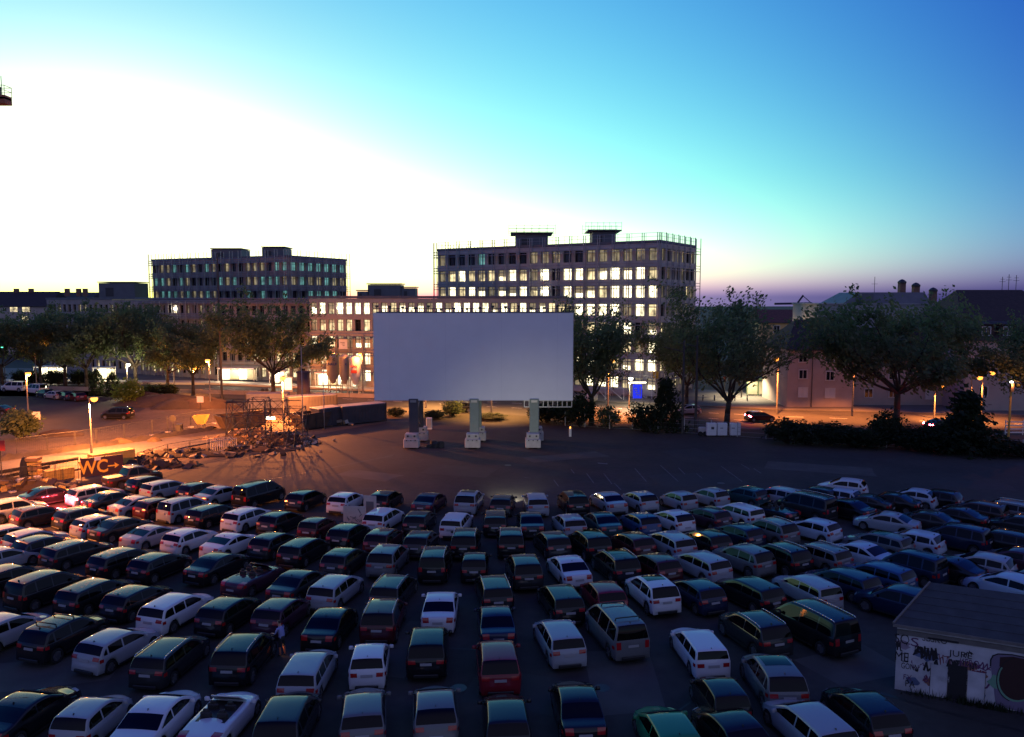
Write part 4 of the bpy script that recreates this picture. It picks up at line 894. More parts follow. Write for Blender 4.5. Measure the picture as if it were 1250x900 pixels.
# ------------------------------------------------------------------ building site at the far side of the lot
def container(x0, y0, x1, y1, H, depth, m, roofm, lb, extra=True):
    a_, c_ = G(x0, y0), G(x1, y1); d = c_ - a_; L = d.length; t = thing('site_container', lb, 'container', (a_ + c_) / 2, math.atan2(d.y, d.x), 'site containers')
    MB().box((0, depth / 2, H / 2 + .06), (L - .1, depth - .1, H - .12)).build('shell', m, t); MB().cbox((0, depth / 2, H), (L, depth, .14), .03).build('roof', roofm, t)
    ribs = MB(); n = int(L / .45)
    for i in range(n): ribs.box((-L / 2 + .25 + (L - .5) * i / max(1, n - 1), .03, H / 2 + .05), (.16, .06, H - .3))
    ribs.build('ribs', m, t)
    for s in (-1, 1): MB().box((s * (L / 2 - .06), .01, H / 2 + .05), (.14, .1, H)).build('corner_post', 'dark_steel', t)
    return t
container(418, 520, 472, 514, 2.5, 2.4, 'container_dark', 'container_blue', 'dark ribbed site container nearest the screen')
container(390, 523, 419, 519, 2.5, 2.4, 'container_dark', 'container_blue', 'dark ribbed site container with shadow across its side')
container(352, 507, 412, 503, 2.6, 2.4, 'container_dark', 'container_blue', 'light roofed site container behind the skips')
container(300, 500, 352, 499, 2.3, 2.4, 'container_blue', 'container_blue', 'pale roofed site container beside the lamp post')
def skip(x0, y0, x1, y1, H, w, lb):
    a_, c_ = G(x0, y0), G(x1, y1); d = c_ - a_; L = d.length; t = thing('waste_skip', lb, 'skip', (a_ + c_) / 2, math.atan2(d.y, d.x), 'open skips')
    def side(v, nm): MB().add(v, [(0, 1, 2, 3)]).build(nm, 'skip_rust', t)
    k = .8; lo = [(-L / 2 + k, 0, .15), (L / 2 - k, 0, .15), (L / 2 - k, w, .15), (-L / 2 + k, w, .15)]; hi = [(-L / 2, -.1, H), (L / 2, -.1, H), (L / 2, w + .1, H), (-L / 2, w + .1, H)]
    for i in range(4):
        j = (i + 1) % 4; side([lo[i], lo[j], hi[j], hi[i]], 'side')
    MB().add(lo, [(0, 1, 2, 3)]).build('floor', 'skip_rust', t); b = MB(); b.path(hi + hi[:1], .06); b.build('rim', 'dark_steel', t)
    for x in (-L / 4, 0, L / 4): MB().box((x, -.1, H / 2), (.12, .1, H - .3)).build('rib', 'dark_steel', t)
    return t
skip(270, 527, 330, 520, 1.9, 2.3, 'dark open skip with sloping end beside the rubble')
skip(366, 527, 405, 521, 2.1, 2.3, 'long rusty skip full of scrap beside the containers')
rq = random.Random(9)
def heap(name, lb, x, y, n, spread, size, m, mixed=(), cat='heap', hz=1.0):
    p = G(x, y); t = thing(name, lb, cat, p)
    co = MB(); co.lathe([(2.0, -.05), (1.7, .18), (1.25, .42), (.8, .62), (.35, .74), (.08, .78)], n=15); co.v = [(vx * (1 + .12 * math.sin(5 * vx + 3 * vy)), vy * (1 + .12 * math.cos(4 * vy - 3 * vx)), vz * (1 + .25 * math.sin(6 * vx + 4 * vy))) for vx, vy, vz in co.v]; co = co.build('core', 'soil_dark' if m == 'soil_dark' else 'soil_warm', t, True); co.scale = (spread[0], spread[1], hz)
    for i in range(n):
        u = Vector((rq.gauss(0, spread[0]), rq.gauss(0, spread[1]), 0)); hh = max(.05, hz * math.exp(-(u.x / spread[0]) ** 2 / 2 - (u.y / spread[1]) ** 2 / 2)) * rq.uniform(.3, 1)
        L = size * rq.uniform(.5, 1.8); b = MB(); b.box((0, 0, 0), (L, size * rq.uniform(.3, .8), size * rq.uniform(.2, .6)))
        o = b.build('piece', rq.choice((m,) + mixed), t); o.location = (u.x, u.y, hh); o.rotation_euler = (rq.uniform(-.5, .5), rq.uniform(-.6, .6), rq.uniform(0, 6.28))
    return t
heap('timber_heap', 'orange lit heap of broken timber in front of the skip', 308, 536, 110, (2.4, 1.0), .6, 'timber', ('rubble', 'timber'), 'timber heap', 1.5)
heap('rubble_heap', 'jumbled heap of pipes and slabs beside the timber', 345, 540, 130, (2.2, 1.1), .55, 'rubble', ('timber', 'soil_warm', 'ballast'), 'rubble heap', 1.4)
heap('rubble_heap', 'low rubble strip along the lot edge', 305, 550, 90, (2.8, .45), .45, 'rubble', ('soil_dark', 'soil_warm'), 'rubble heap', .6)
heap('scrap_heap', 'scrap sticking out of the rusty skip', 388, 519, 60, (2.2, .5), .9, 'rubble', ('timber', 'print_red', 'steel'), 'scrap heap', 2.3)
heap('rubble_heap', 'dark low rubble beside the wire basket', 225, 556, 70, (3.5, .7), .7, 'soil_dark', ('rubble',), 'rubble heap', .8)
heap('rubble_heap', 'dark debris by the yellow blocks', 180, 569, 50, (2.2, .6), .8, 'soil_dark', ('skip_rust', 'timber'), 'rubble heap', .9)
heap('pallet_heap', 'scattered pallets at the site edge', 30, 596, 40, (2.5, .5), .9, 'timber', ('yellow_block', 'skip_rust'), 'pallet heap', 1.0)
def mound(name, lb, x, y, rx, ry, h, m, seed):
    g = random.Random(seed); p = G(x, y); b = MB(); n, k = 26, 9; vs_ = []
    ph = [g.uniform(0, 6.28) for _ in range(6)]
    for j in range(k + 1):
        r = j / k
        for i in range(n):
            a_ = 2 * math.pi * i / n; w = 1 + .16 * math.sin(2 * a_ + ph[0]) + .1 * math.sin(5 * a_ + ph[1]); hh = h * (1 - r ** 1.6) * (1 + .18 * math.sin(3 * a_ + ph[2]) * r) + g.uniform(-.05, .05) * h * (r < 1)
            vs_.append((math.cos(a_) * rx * r * w, math.sin(a_) * ry * r * w, max(-.1, hh) if r < 1 else -.1))
    fs = [(j * n + i, (j + 1) * n + i, (j + 1) * n + (i + 1) % n, j * n + (i + 1) % n) for j in range(k) for i in range(n)]
    b.add(vs_, fs); o = b.build(name, m, None, True); o.location = p; return tag(o, lb, 'earth heap')
mound('earth_heap', 'dark earth heap behind the excavated ground', 205, 494, 8, 4, 1.7, 'soil_dark', 1)
mound('earth_heap', 'rounded earth heap in front of the clipped hedge', 222, 497, 5, 3, 1.5, 'soil_dark', 2)
mound('earth_heap', 'earth heap leaning on the white site board', 252, 497, 5, 3, 1.6, 'soil_warm', 3)
mound('earth_heap', 'dark earth heap beside the clipped hedge', 178, 492, 4.5, 3, 1.8, 'soil_dark', 4)
mound('earth_heap', 'low warm earth swell by the lamp post wire fence', 75, 531, 3.5, 1.4, .7, 'soil_warm', 5)
for i, (x0, y0, x1, y1) in enumerate(((-40, 566, 120, 545), (120, 545, 262, 524))):
    a_, c_ = G(x0, y0), G(x1, y1); d = c_ - a_; b = MB(); n = 30; vs_ = []
    for k in range(n + 1):
        q = a_ + d * (k / n); w = rq.uniform(1.0, 1.9); h = rq.uniform(.25, .6)
        vs_ += [(q.x, q.y - w, -.05), (q.x, q.y, h), (q.x, q.y + w, -.05)]
    b.add(vs_, [(k * 3 + j, k * 3 + 3 + j, k * 3 + 4 + j, k * 3 + 1 + j) for k in range(n) for j in range(2)]); o = b.build('earth_bank', 'soil_dark', None, True); tag(o, ('long low earth bank along the concrete slab' if i == 0 else 'low earth bank ending at the skip'), 'earth bank')
struct(poly('foundation_slab', [G(x, y)[:2] for x, y in ((-60, 578), (0, 566), (110, 549), (215, 535), (262, 540), (180, 556), (95, 574), (0, 594), (-60, 604))], 'slab_concrete', .14, thick=.2))
for i, (x, y, lb) in enumerate(((147, 541, 'pale plastic sheeting heap on the slab'), (188, 540, 'small pink sheeting heap on the slab'))):
    o = mound('sheeting_heap', lb, x, y, 1.3 if i == 0 else .8, .7, .5, 'soil_warm', 7 + i); o.location.z = .14; o['category'] = 'sheeting'
for i, (x0, y0, x1, y1) in enumerate(((-10, 589, 60, 573), (0, 580, 95, 563), (-5, 600, 55, 588))):    # reinforcing and formwork strips on the slab
    a_, c_ = G(x0, y0), G(x1, y1); d = c_ - a_; t = thing('formwork_strip', ('dark formwork strip furthest across the slab', 'dark formwork strip in the middle of the slab', 'dark formwork strip at the slab edge')[(1, 0, 2)[i]], 'formwork', (a_ + c_) / 2, math.atan2(d.y, d.x)); MB().box((0, 0, .28), (d.length, .3, .3)).build('beam', 'soil_dark', t)
    for k in range(5): MB().box((-d.length / 2 + d.length * (k + .5) / 5, .5, .2), (.15, 1.0, .14)).build('cross_piece', 'timber', t)
# toilet sign
a_, c_ = G(99, 586), G(151, 580); d = c_ - a_; t = thing('toilet_sign', 'dark purple banner with yellow WC and arrow', 'sign', (a_ + c_) / 2, math.atan2(d.y, d.x)); L = d.length; Hs = A(99, 560, a_.y).z
MB().box((0, 0, Hs / 2 + .12), (L, .06, Hs - .24)).build('banner', 'sign_purple', t)
text_mesh('lettering', 'WC', 1.75, 'sign_yellow', t, Matrix.Translation((-L * .2, -.036, Hs * .52)) @ Matrix.Rotation(R(90), 4, 'X') @ Matrix.Diagonal((.82, 1, 1, 1)), bold=.035)
b = MB(); b.box((L * .23, -.04, Hs * .52), (L * .20, .012, .13)); z_ = Hs * .52
b.add([(L * .29, -.043, z_ - .28), (L * .40, -.043, z_), (L * .29, -.043, z_ + .28), (L * .31, -.043, z_)], [(0, 3, 1), (3, 2, 1)]); b.build('arrow', 'sign_yellow', t)
MB().box((-L * .1, -.045, Hs - .16), (.55, .02, .34)).build('label_plate', 'white_paint', t)
for s in (-1, 1): MB().tube((s * L * .48, .08, 0), (s * L * .48, .08, Hs + .1), .05).build('post', 'steel', t)
# yellow blocks and barriers
def block(x0, y0, x1, y1, H, dep, lb, m='yellow_block'):
    a_, c_ = G(x0, y0), G(x1, y1); d = c_ - a_; t = thing('concrete_block', lb, 'block', (a_ + c_) / 2, math.atan2(d.y, d.x), 'yellow blocks at the site edge'); n = max(1, round(d.length / 1.6))
    for i in range(n): MB().cbox((-d.length / 2 + d.length * (i + .5) / n, dep / 2, H / 2), (d.length / n - .02, dep, H), .05).build('segment', m, t)
    return t
block(57, 589, 92, 583, 1.0, .9, 'long yellow block beside the toilet sign')
block(114, 577, 166, 568, 1.7, 1.2, 'stacked yellow block behind the toilet sign')
block(23, 598, 52, 593, .9, .7, 'pale yellow barrier block beside dark crates', 'ballast')
p = G(42, 585); t = thing('pallet_stack', 'orange lit stack of pallets beside a dark figure shaped tarpaulin', 'pallet stack', p)
for k in range(5): MB().box((rq.uniform(-.1, .1), 0, .25 + k * .42), (1.1, 1.0, .3), rz=rq.uniform(-.1, .1)).build('pallet', 'yellow_block' if k % 2 else 'timber', t)
p = G(31, 586); t = thing('tarpaulin', 'dark tarpaulin hung beside the pallet stack', 'tarpaulin', p); MB().lathe([(.5, 0), (.45, .8), (.38, 1.6), (.22, 2.1), (.05, 2.2)], n=9).build('sheet', 'cloth_dark', t); MB().tube((0, .1, 0), (0, .1, 2.2), .04).build('pole', 'steel', t)
# wire basket, hopper, drum sign
a_, c_ = G(258, 553), G(289, 549); d = c_ - a_; t = thing('wire_basket', 'pale slatted wire basket beside the timber', 'basket', (a_ + c_) / 2, math.atan2(d.y, d.x)); L = d.length
for i in range(13):
    for yy in (0, 1.2): MB().box((-L / 2 + L * i / 12, yy, .7), (.06, .05, 1.2)).build('slat', 'ballast', t)
for z_ in (.12, 1.3):
    for yy in (0, 1.2): MB().box((0, yy - .03, z_), (L + .1, .07, .09)).build('rail', 'ballast', t)
p = G(246, 524); t = thing('concrete_hopper', 'yellow grey tipping hopper on legs', 'hopper', p); MB().add([(-.4, -.4, .7), (.4, -.4, .7), (.4, .4, .7), (-.4, .4, .7), (-.9, -.7, 1.8), (.9, -.7, 1.9), (.9, .7, 1.9), (-.9, .7, 1.8)], [(3, 2, 1, 0), (0, 1, 5, 4), (1, 2, 6, 5), (2, 3, 7, 6), (3, 0, 4, 7)]).build('bowl', 'yellow_block', t)
for s in (-.35, .35): MB().tube((s, -.3, 0), (s, -.3, .75), .06).build('leg', 'dark_steel', t); MB().tube((s, .3, 0), (s, .3, .75), .06).build('leg', 'dark_steel', t)
for (x, yb, yt, m_, lb) in ((46, 535, 503, 'white_paint', 'pale parking sign board at the far car park'), (212, 528, 508, 'dark_steel', 'round sign seen from behind by the site fence'), (3, 596, 538, 'print_red', 'red warning board at the site gate'), (245, 500, 484, 'white_paint', 'small white board on the earth heap')):
    p = G(x, yb); H = A(x, yt, p.y).z; t = thing('site_notice', lb, 'sign', p); MB().tube((0, 0, 0), (0, 0, H), .05, n=8).build('post', 'dark_steel', t)
    if m_ == 'dark_steel': o = MB().lathe([(.02, -.02), (.42, -.02), (.42, .02), (.02, .02)], n=16).build('board', m_, t); o.location = (0, -.08, H - .3); o.rotation_euler = (R(90), 0, 0)
    else: MB().box((0, -.08, H - .45), (1.0, .05, .95)).build('board', m_, t)
p = G(219, 528); t = thing('waste_bin', 'dark square bin by the site fence', 'bin', p); MB().cbox((0, 0, .5), (.7, .7, 1.0), .05).build('body', 'dark_steel', t); MB().cbox((0, 0, 1.04), (.76, .76, .1), .03).build('lid', 'dark_steel', t)
# temporary fences: frame, mesh wires
def mesh_fence(pts, H, lb, group='temporary site fences'):
    for i, (q0, q1) in enumerate(zip(pts, pts[1:])):
        a_, c_ = G(*q0), G(*q1); d = c_ - a_; L = d.length; t = thing('fence_panel', lb, 'fence panel', (a_ + c_) / 2, math.atan2(d.y, d.x), group); b = MB()
        b.path([(-L / 2 + .05, 0, .1), (L / 2 - .05, 0, .1), (L / 2 - .05, 0, H), (-L / 2 + .05, 0, H), (-L / 2 + .05, 0, .1)], .025); b.build('frame', 'dark_steel', t)
        w = MB()
        for k in range(1, 16): x = -L / 2 + L * k / 16; w.tube((x, 0, .1), (x, 0, H), .008, n=3, cap=False)
        for k in range(1, 6): w.tube((-L / 2, 0, .1 + (H - .1) * k / 6), (L / 2, 0, .1 + (H - .1) * k / 6), .008, n=3, cap=False)
        w.build('wire_mesh', 'dark_steel', t)
        for s in (-1, 1): MB().cbox((s * (L / 2 - .1), 0, .06), (.3, .6, .12), .02).build('foot', 'ballast', t)
mesh_fence([(-12, 606), (15, 601), (40, 596), (68, 590), (97, 586.5)], 2.1, 'wire mesh fence panel between the lot and the concrete slab')
mesh_fence([(20, 558), (58, 552), (92, 548), (118, 544), (152, 538), (186, 532), (205, 528), (233, 522), (262, 517)], 2.0, 'wire mesh fence panel across the warm earth behind the slab')
mesh_fence([(168, 575), (205, 563), (232, 558), (256, 554)], 1.8, 'wire mesh fence panel beside the dark debris')
# lattice mast sections leaning over the rubble
p = G(330, 546); t = thing('lattice_mast', 'tangle of thin lattice mast sections standing over the rubble', 'lattice mast', p); b = MB()
def leg4(b, c, w0, w1, h, n):
    cs = [(-1, -1), (1, -1), (1, 1), (-1, 1)]
    for i in range(n):
        k0, k1 = i / n, (i + 1) / n; a0, a1 = w0 + (w1 - w0) * k0, w0 + (w1 - w0) * k1
        for j in range(4):
            p0 = Vector((c[0] + cs[j][0] * a0, c[1] + cs[j][1] * a0, h * k0)); p1 = Vector((c[0] + cs[j][0] * a1, c[1] + cs[j][1] * a1, h * k1)); pn = Vector((c[0] + cs[(j + 1) % 4][0] * a1, c[1] + cs[(j + 1) % 4][1] * a1, h * k1)); pm_ = Vector((c[0] + cs[(j + 1) % 4][0] * a0, c[1] + cs[(j + 1) % 4][1] * a0, h * k0))
            b.tube(p0, p1, .05, n=4); b.tube(p0, pn, .03, n=4); b.tube(pm_, p1, .03, n=4); b.tube(p1, pn, .03, n=4)
for i, cx in enumerate((-3.6, -1.4, .9, 2.9)):
    s = MB(); leg4(s, (cx, (0, .6, -.2, .3)[i]), 1.15, .95, (5.4, 5.6, 5.5, 4.6)[i], 3); s.build('lattice_section', 'dark_steel', t)
s = MB(); s.tube((-4.8, -.9, 5.3), (3.8, -.5, 5.5), .05, n=4); s.tube((-4.8, .9, 2.6), (3.9, .9, 2.8), .04, n=4); s.tube((2.9, -.8, .05), (3.4, -.8, 3.4), .06, n=4); s.build('tie_bar', 'dark_steel', t)
p = G(390, 530); 
for (x, yb, yt, lb) in ((370, 527, 424, 'thin pale pole behind the rusty skip'), (396, 524, 452, 'thin pole in front of the silos')):
    p = G(x, yb); H = A(x, yt, p.y).z; t = thing('flag_pole', lb, 'pole', p); MB().tube((0, 0, 0), (0, 0, H), .06, .04, n=8).build('shaft', 'ballast', t, True); MB().lathe([(.2, 0), (.2, .1), (.08, .12)], n=8).build('base', 'dark_steel', t)
q = G(331, 529); t = thing('site_lamp', 'small white work lamp in front of the pale container', 'lamp', q); MB().tube((0, 0, 0), (0, 0, 1.9), .04).build('stand', 'dark_steel', t); MB().cbox((0, 0, 1.95), (1.1, .3, .35), .05).build('lamp_box', 'lamp_white', t); light('lamp_light', 'POINT', (0, -.5, 1.9), 60, WH, .2, t)
# info boards between the front rows
for (x, y, w_, h_, lb) in ((433, 647, 1.7, 1.7, 'pale notice board with dark drawing between the maroon car and white estate'), (452, 638, 1.0, 2.0, 'narrow white notice board beside the white estate')):
    p = G(x, y); t = thing('notice_board', lb, 'notice board', p, R(-8)); MB().box((0, 0, h_ / 2 + .1), (w_, .06, h_)).build('board', 'ballast', t)
    for s in (-1, 1): MB().box((s * w_ * .4, .1, .3), (.08, .5, .6)).build('stand', 'dark_steel', t)
    if w_ > 1.5:
        b = MB()
        for k in range(14): b.box((rq.uniform(-.5, .5), -.035, rq.uniform(.5, 1.5)), (rq.uniform(.15, .4), .012, .05), M=Matrix.Rotation(rq.uniform(-1.2, 1.2), 3, 'Y'))
        b.build('print', 'grey_sheet', t)
    else: MB().box((0, -.036, 1.2), (.6, .012, .9)).build('print', 'grey_sheet', t)

# ------------------------------------------------------------------ cars: one prototype for each kind, then copies
def chaikin(p, n=2):
    p = [np.array(q, float) for q in p]
    for _ in range(n):
        q = [p[0]]
        for a, b in zip(p, p[1:]): q += [a * .75 + b * .25, a * .25 + b * .75]
        q.append(p[-1]); p = q
    return np.array(p)
class CarShape:
    def __init__(s, prof, W, zb, zbot, wheels, wr, tumble=.30):
        s.L = prof[-1][0]; s.W = W; s.zbot = zbot; s.wheels = wheels; s.wr = wr; s.tumble = tumble
        cowl = next(k for k in range(len(prof) - 1, 0, -1) if prof[k][1] > zb + .02); prof = [(x, z - (.05 * min(1, (k - cowl) / 2) if k > cowl else 0)) for k, (x, z) in enumerate(prof)]
        c = chaikin(prof); seg = np.r_[0, np.cumsum(np.hypot(*np.diff(c, axis=0).T))]
        t = np.linspace(0, seg[-1], int(seg[-1] / .085)); s.x = np.interp(t, seg, c[:, 0]); s.z = np.interp(t, seg, c[:, 1])
        for i in range(1, len(s.x)): s.x[i] = max(s.x[i], s.x[i - 1] + .002)
        s.H = s.z.max(); s.zbl = zb
    def hw(s, x):
        w = s.W / 2; r = max(0, .55 - x) / .55; f = max(0, x - (s.L - 1.3)) / 1.3
        return w * (1 - .11 * r ** 2.4 - .36 * f ** 3)
    def bot(s, x):
        z = s.zbot
        for xw in s.wheels:
            d = abs(x - xw); ra = s.wr + .055
            if d < ra: z = max(z, s.wr + math.sqrt(ra * ra - d * d))
        return z
    def belt(s, x): return s.zbl + .04 * (1 - x / s.L)
    def side(s, x):                            # (belt half width, belt z, roof edge half width, roof edge z)
        zt = float(np.interp(x, s.x, s.z)); return s._side(x, zt)
    def _side(s, x, zt):
        zb = min(s.belt(x), zt - .13); wb = s.hw(x) - .035
        ze = zt - .095; wt = wb - s.tumble * (ze - zb)
        return wb, zb, wt, ze
    def section(s, i):
        x, zt = s.x[i], s.z[i]; wb, zb, wt, ze = s._side(x, zt); w = s.hw(x); cr = s.crown(i)
        p = [(k * (wt - .06), zt - cr * k * k) for k in (0, .25, .5, .7, .87, 1)]
        p += [(wt - .018, zt - .05), (wt, ze)]
        p += [(wt + (wb - wt) * k, ze + (zb - ze) * k) for k in (.35, .7, 1)]
        zs = zb - .05; zo = min(s.bot(x), zs - .02); h = zs - zo
        p += [(w - .012, zs), (w, zs - h * .3), (w - .004, zs - h * .62), (w - .025, zs - h * .88), (w - .06, zo)]
        return p
    def crown(s, i): return .028 + (.05 if s.x[i] > s.L * .72 and s.z[i] < s.zbl + .12 else 0)
    def bow(s, x, y):                          # nose and tail are rounded in plan
        k = (2 * y / s.W) ** 2; r = max(0, .6 - x) / .6; f = max(0, x - (s.L - 1.3)) / 1.3
        return .13 * k * r * r - .34 * k * f * f
    def grid(s): return [s.section(i) for i in range(len(s.x))]
    def body(s):
        g = s.grid(); n = len(g[0]); b = MB(); vs_ = []
        for i, p in enumerate(g):
            vs_ += [(s.x[i] + s.bow(s.x[i], y), y, z) for (y, z) in p[::-1]] + [(s.x[i] + s.bow(s.x[i], y), -y, z) for (y, z) in p[1:]]
        m = 2 * n - 1; fs = []
        for i in range(len(g) - 1):
            for j in range(m - 1): fs.append((i * m + j, (i + 1) * m + j, (i + 1) * m + j + 1, i * m + j + 1))
        fs.append(tuple(range(m))); k = (len(g) - 1) * m; fs.append(tuple(range(k + m - 1, k - 1, -1)))
        return b.add(vs_, fs)
    def stations(s, zlo, zhi, rear, half=None):
        ids = range(len(s.x)); mid = s.x[int(np.argmax(s.z))]
        return [i for i in ids if zlo <= s.z[i] <= zhi and ((s.x[i] < mid) == rear) and (half is None or half[0] <= s.x[i] <= half[1])]
    def band(s, ids, k0, k1, off, sides=(1, -1), both=False):   # a patch laid on the top surface between two fractions of its half width
        b = MB(); g = s.grid()
        for sd in sides:
            rows = []
            for i in ids:
                a, c = max(i - 1, 0), min(i + 1, len(s.x) - 1)
                nx, nz = -(s.z[c] - s.z[a]), (s.x[c] - s.x[a]); l = math.hypot(nx, nz) or 1; nx /= l; nz /= l
                wt = s._side(s.x[i], s.z[i])[2]
                rows.append([(s.x[i] + s.bow(s.x[i], k * (wt - .06)) + nx * off, sd * k * (wt - .06), s.z[i] - s.crown(i) * k * k + nz * off) for k in np.linspace(k0, k1, 6)])
            fs = [(r * 6 + j, (r + 1) * 6 + j, (r + 1) * 6 + j + 1, r * 6 + j + 1) for r in range(len(rows) - 1) for j in range(5)]
            if sd < 0: fs = [f[::-1] for f in fs]
            fs = [f[::-1] for f in fs]
            b.add([p for r in rows for p in r], fs)
        return b
    def flank(s, x0, x1, zf0, zf1, sd, n=10, off=.006, follow=True, inset=.1):   # side glass between two x, following the roof line
        b = MB(); rows = []
        for x in np.linspace(x0, x1, n):
            wb, zb, wt, ze = s.side(x)
            zt = min(float(np.interp(q, s.x, s.z)) for q in (x - inset, x, x + inset))
            lo = s.belt(x) + zf0; hi = max(lo + .005, zt - zf1)
            r = []
            for z in np.linspace(lo, hi, 4):
                k = (z - zb) / max(ze - zb, .05); y = wb + (wt - wb) * k + off
                r.append((x + s.bow(x, y), sd * y, z))
            rows.append(r)
        fs = [(r * 4 + j, (r + 1) * 4 + j, (r + 1) * 4 + j + 1, r * 4 + j + 1) for r in range(n - 1) for j in range(3)]
        if sd > 0: fs = [f[::-1] for f in fs]
        return b.add([p for r in rows for p in r], fs)
    def strip(s, sd, x0, x1, za, zb_, off=.008, n=8):   # a patch on the outer side, between two heights
        b = MB(); rows = []
        for x in np.linspace(x0, x1, n):
            rows.append([(x + s.bow(x, s.hw(x)), sd * (s.hw(x) - .004 + off), z) for z in (za, (za + zb_) / 2, zb_)])
        fs = [(r * 3 + j, (r + 1) * 3 + j, (r + 1) * 3 + j + 1, r * 3 + j + 1) for r in range(n - 1) for j in range(2)]
        if sd > 0: fs = [f[::-1] for f in fs]
        return b.add([p for r in rows for p in r], fs)

KINDS = {  # profile of the centre line from the tail to the nose, width, belt, sill, wheel places, wheel radius, side window splits, rear deck?
 'hatch':  ([(0,.40),(.01,.56),(.07,.66),(.10,.80),(.15,.96),(.50,1.37),(.68,1.43),(1.5,1.46),(2.15,1.43),(2.42,1.36),(3.16,.98),(3.32,.95),(3.92,.83),(4.17,.68),(4.25,.46)],1.79,.93,.2,(.78,3.40),.315,[(.42,.62),(.72,1.50),(1.58,2.95)],'hatchback'),
 'round':  ([(0,.40),(.01,.56),(.08,.68),(.12,.84),(.2,1.02),(.45,1.32),(.68,1.42),(1.35,1.48),(2.0,1.45),(2.35,1.36),(3.05,1.0),(3.2,.97),(3.8,.82),(4.05,.66),(4.12,.46)],1.77,.97,.2,(.72,3.30),.31,[(.55,1.42),(1.5,2.85)],'hatchback'),
 'small':  ([(0,.40),(.01,.58),(.05,.72),(.08,.88),(.13,.98),(.36,1.38),(.52,1.44),(1.3,1.48),(1.85,1.45),(2.1,1.37),(2.75,1.0),(2.9,.97),(3.4,.84),(3.62,.68),(3.68,.46)],1.67,.95,.2,(.60,2.98),.29,[(.38,1.15),(1.23,2.55)],'small hatchback'),
 'estate': ([(0,.40),(.01,.56),(.06,.70),(.09,.88),(.14,.98),(.40,1.39),(.56,1.44),(1.8,1.48),(2.5,1.45),(2.78,1.38),(3.52,.98),(3.68,.95),(4.32,.82),(4.57,.68),(4.65,.46)],1.80,.93,.2,(.95,3.72),.32,[(.32,1.02),(1.1,1.85),(1.93,3.30)],'estate car'),
 'boxy':   ([(0,.40),(.01,.56),(.05,.72),(.07,.90),(.10,.99),(.26,1.40),(.38,1.45),(1.8,1.47),(2.45,1.44),(2.7,1.38),(3.35,1.0),(3.5,.97),(4.25,.86),(4.5,.70),(4.58,.46)],1.75,.95,.2,(.95,3.62),.31,[(.26,1.0),(1.08,1.8),(1.88,3.15)],'boxy estate car'),
 'sedan':  ([(0,.40),(.01,.58),(.05,.78),(.09,.95),(.16,1.01),(.62,1.04),(.80,1.08),(1.38,1.36),(1.68,1.42),(2.2,1.43),(2.58,1.40),(2.85,1.33),(3.55,.97),(3.7,.94),(4.32,.81),(4.57,.67),(4.65,.46)],1.80,.94,.2,(.95,3.72),.32,[(.98,1.78),(1.86,3.30)],'saloon car'),
 'coupe':  ([(0,.40),(.01,.58),(.06,.78),(.10,.95),(.20,1.0),(.50,1.03),(.75,1.08),(1.45,1.32),(1.8,1.37),(2.2,1.37),(2.55,1.33),(3.35,.94),(3.5,.91),(4.2,.78),(4.5,.64),(4.58,.44)],1.83,.92,.17,(.90,3.62),.33,[(1.05,1.75),(1.83,3.15)],'coupe'),
 'suv':    ([(0,.46),(.01,.66),(.06,.80),(.08,1.0),(.13,1.09),(.42,1.54),(.62,1.61),(1.7,1.66),(2.4,1.62),(2.62,1.55),(3.22,1.13),(3.38,1.1),(4.08,.98),(4.36,.80),(4.44,.54)],1.86,1.04,.27,(.80,3.52),.36,[(.36,.70),(.80,1.65),(1.73,3.02)],'SUV'),
 'mpv':    ([(0,.42),(.01,.62),(.05,.78),(.07,1.0),(.10,1.09),(.28,1.58),(.44,1.66),(1.7,1.71),(2.55,1.66),(2.82,1.58),(3.58,1.08),(3.76,1.03),(4.22,.88),(4.47,.70),(4.55,.46)],1.83,1.0,.2,(.82,3.58),.32,[(.26,.95),(1.04,1.9),(1.98,3.40)],'people carrier'),
 'van':    ([(0,.44),(.01,.66),(.04,.85),(.05,1.08),(.08,1.18),(.20,1.76),(.34,1.85),(1.8,1.90),(3.0,1.87),(3.35,1.78),(4.05,1.2),(4.2,1.15),(4.65,1.02),(4.88,.8),(4.95,.5)],1.92,1.10,.24,(.95,3.98),.34,[(.24,1.18),(1.28,2.35),(2.45,3.85)],'van'),
 'caddy':  ([(0,.42),(.01,.64),(.04,.82),(.05,1.05),(.08,1.12),(.18,1.68),(.30,1.76),(1.6,1.81),(2.4,1.77),(2.65,1.68),(3.35,1.1),(3.5,1.05),(4.1,.9),(4.34,.72),(4.4,.46)],1.80,1.04,.22,(.80,3.48),.32,[(.22,.95),(1.05,1.8),(1.88,3.15)],'tall van'),
 'pickup': ([(0,.52),(.01,.74),(.03,.95),(.05,1.06),(.10,1.10),(1.58,1.11),(1.66,1.16),(1.92,1.70),(2.1,1.77),(2.75,1.80),(3.2,1.76),(3.45,1.66),(3.98,1.2),(4.15,1.16),(4.85,1.06),(5.14,.85),(5.2,.56)],1.84,1.09,.32,(1.15,4.25),.37,[(1.85,2.65),(2.73,3.78)],'pickup truck'),
 'cabrio': ([(0,.40),(.01,.58),(.05,.74),(.10,.90),(.20,.96),(.85,1.0),(1.2,1.02),(1.5,1.0),(2.6,.97),(2.9,.98),(3.4,.96),(3.9,.82),(4.25,.66),(4.35,.44)],1.79,.90,.18,(.85,3.50),.32,[],'convertible'),
}
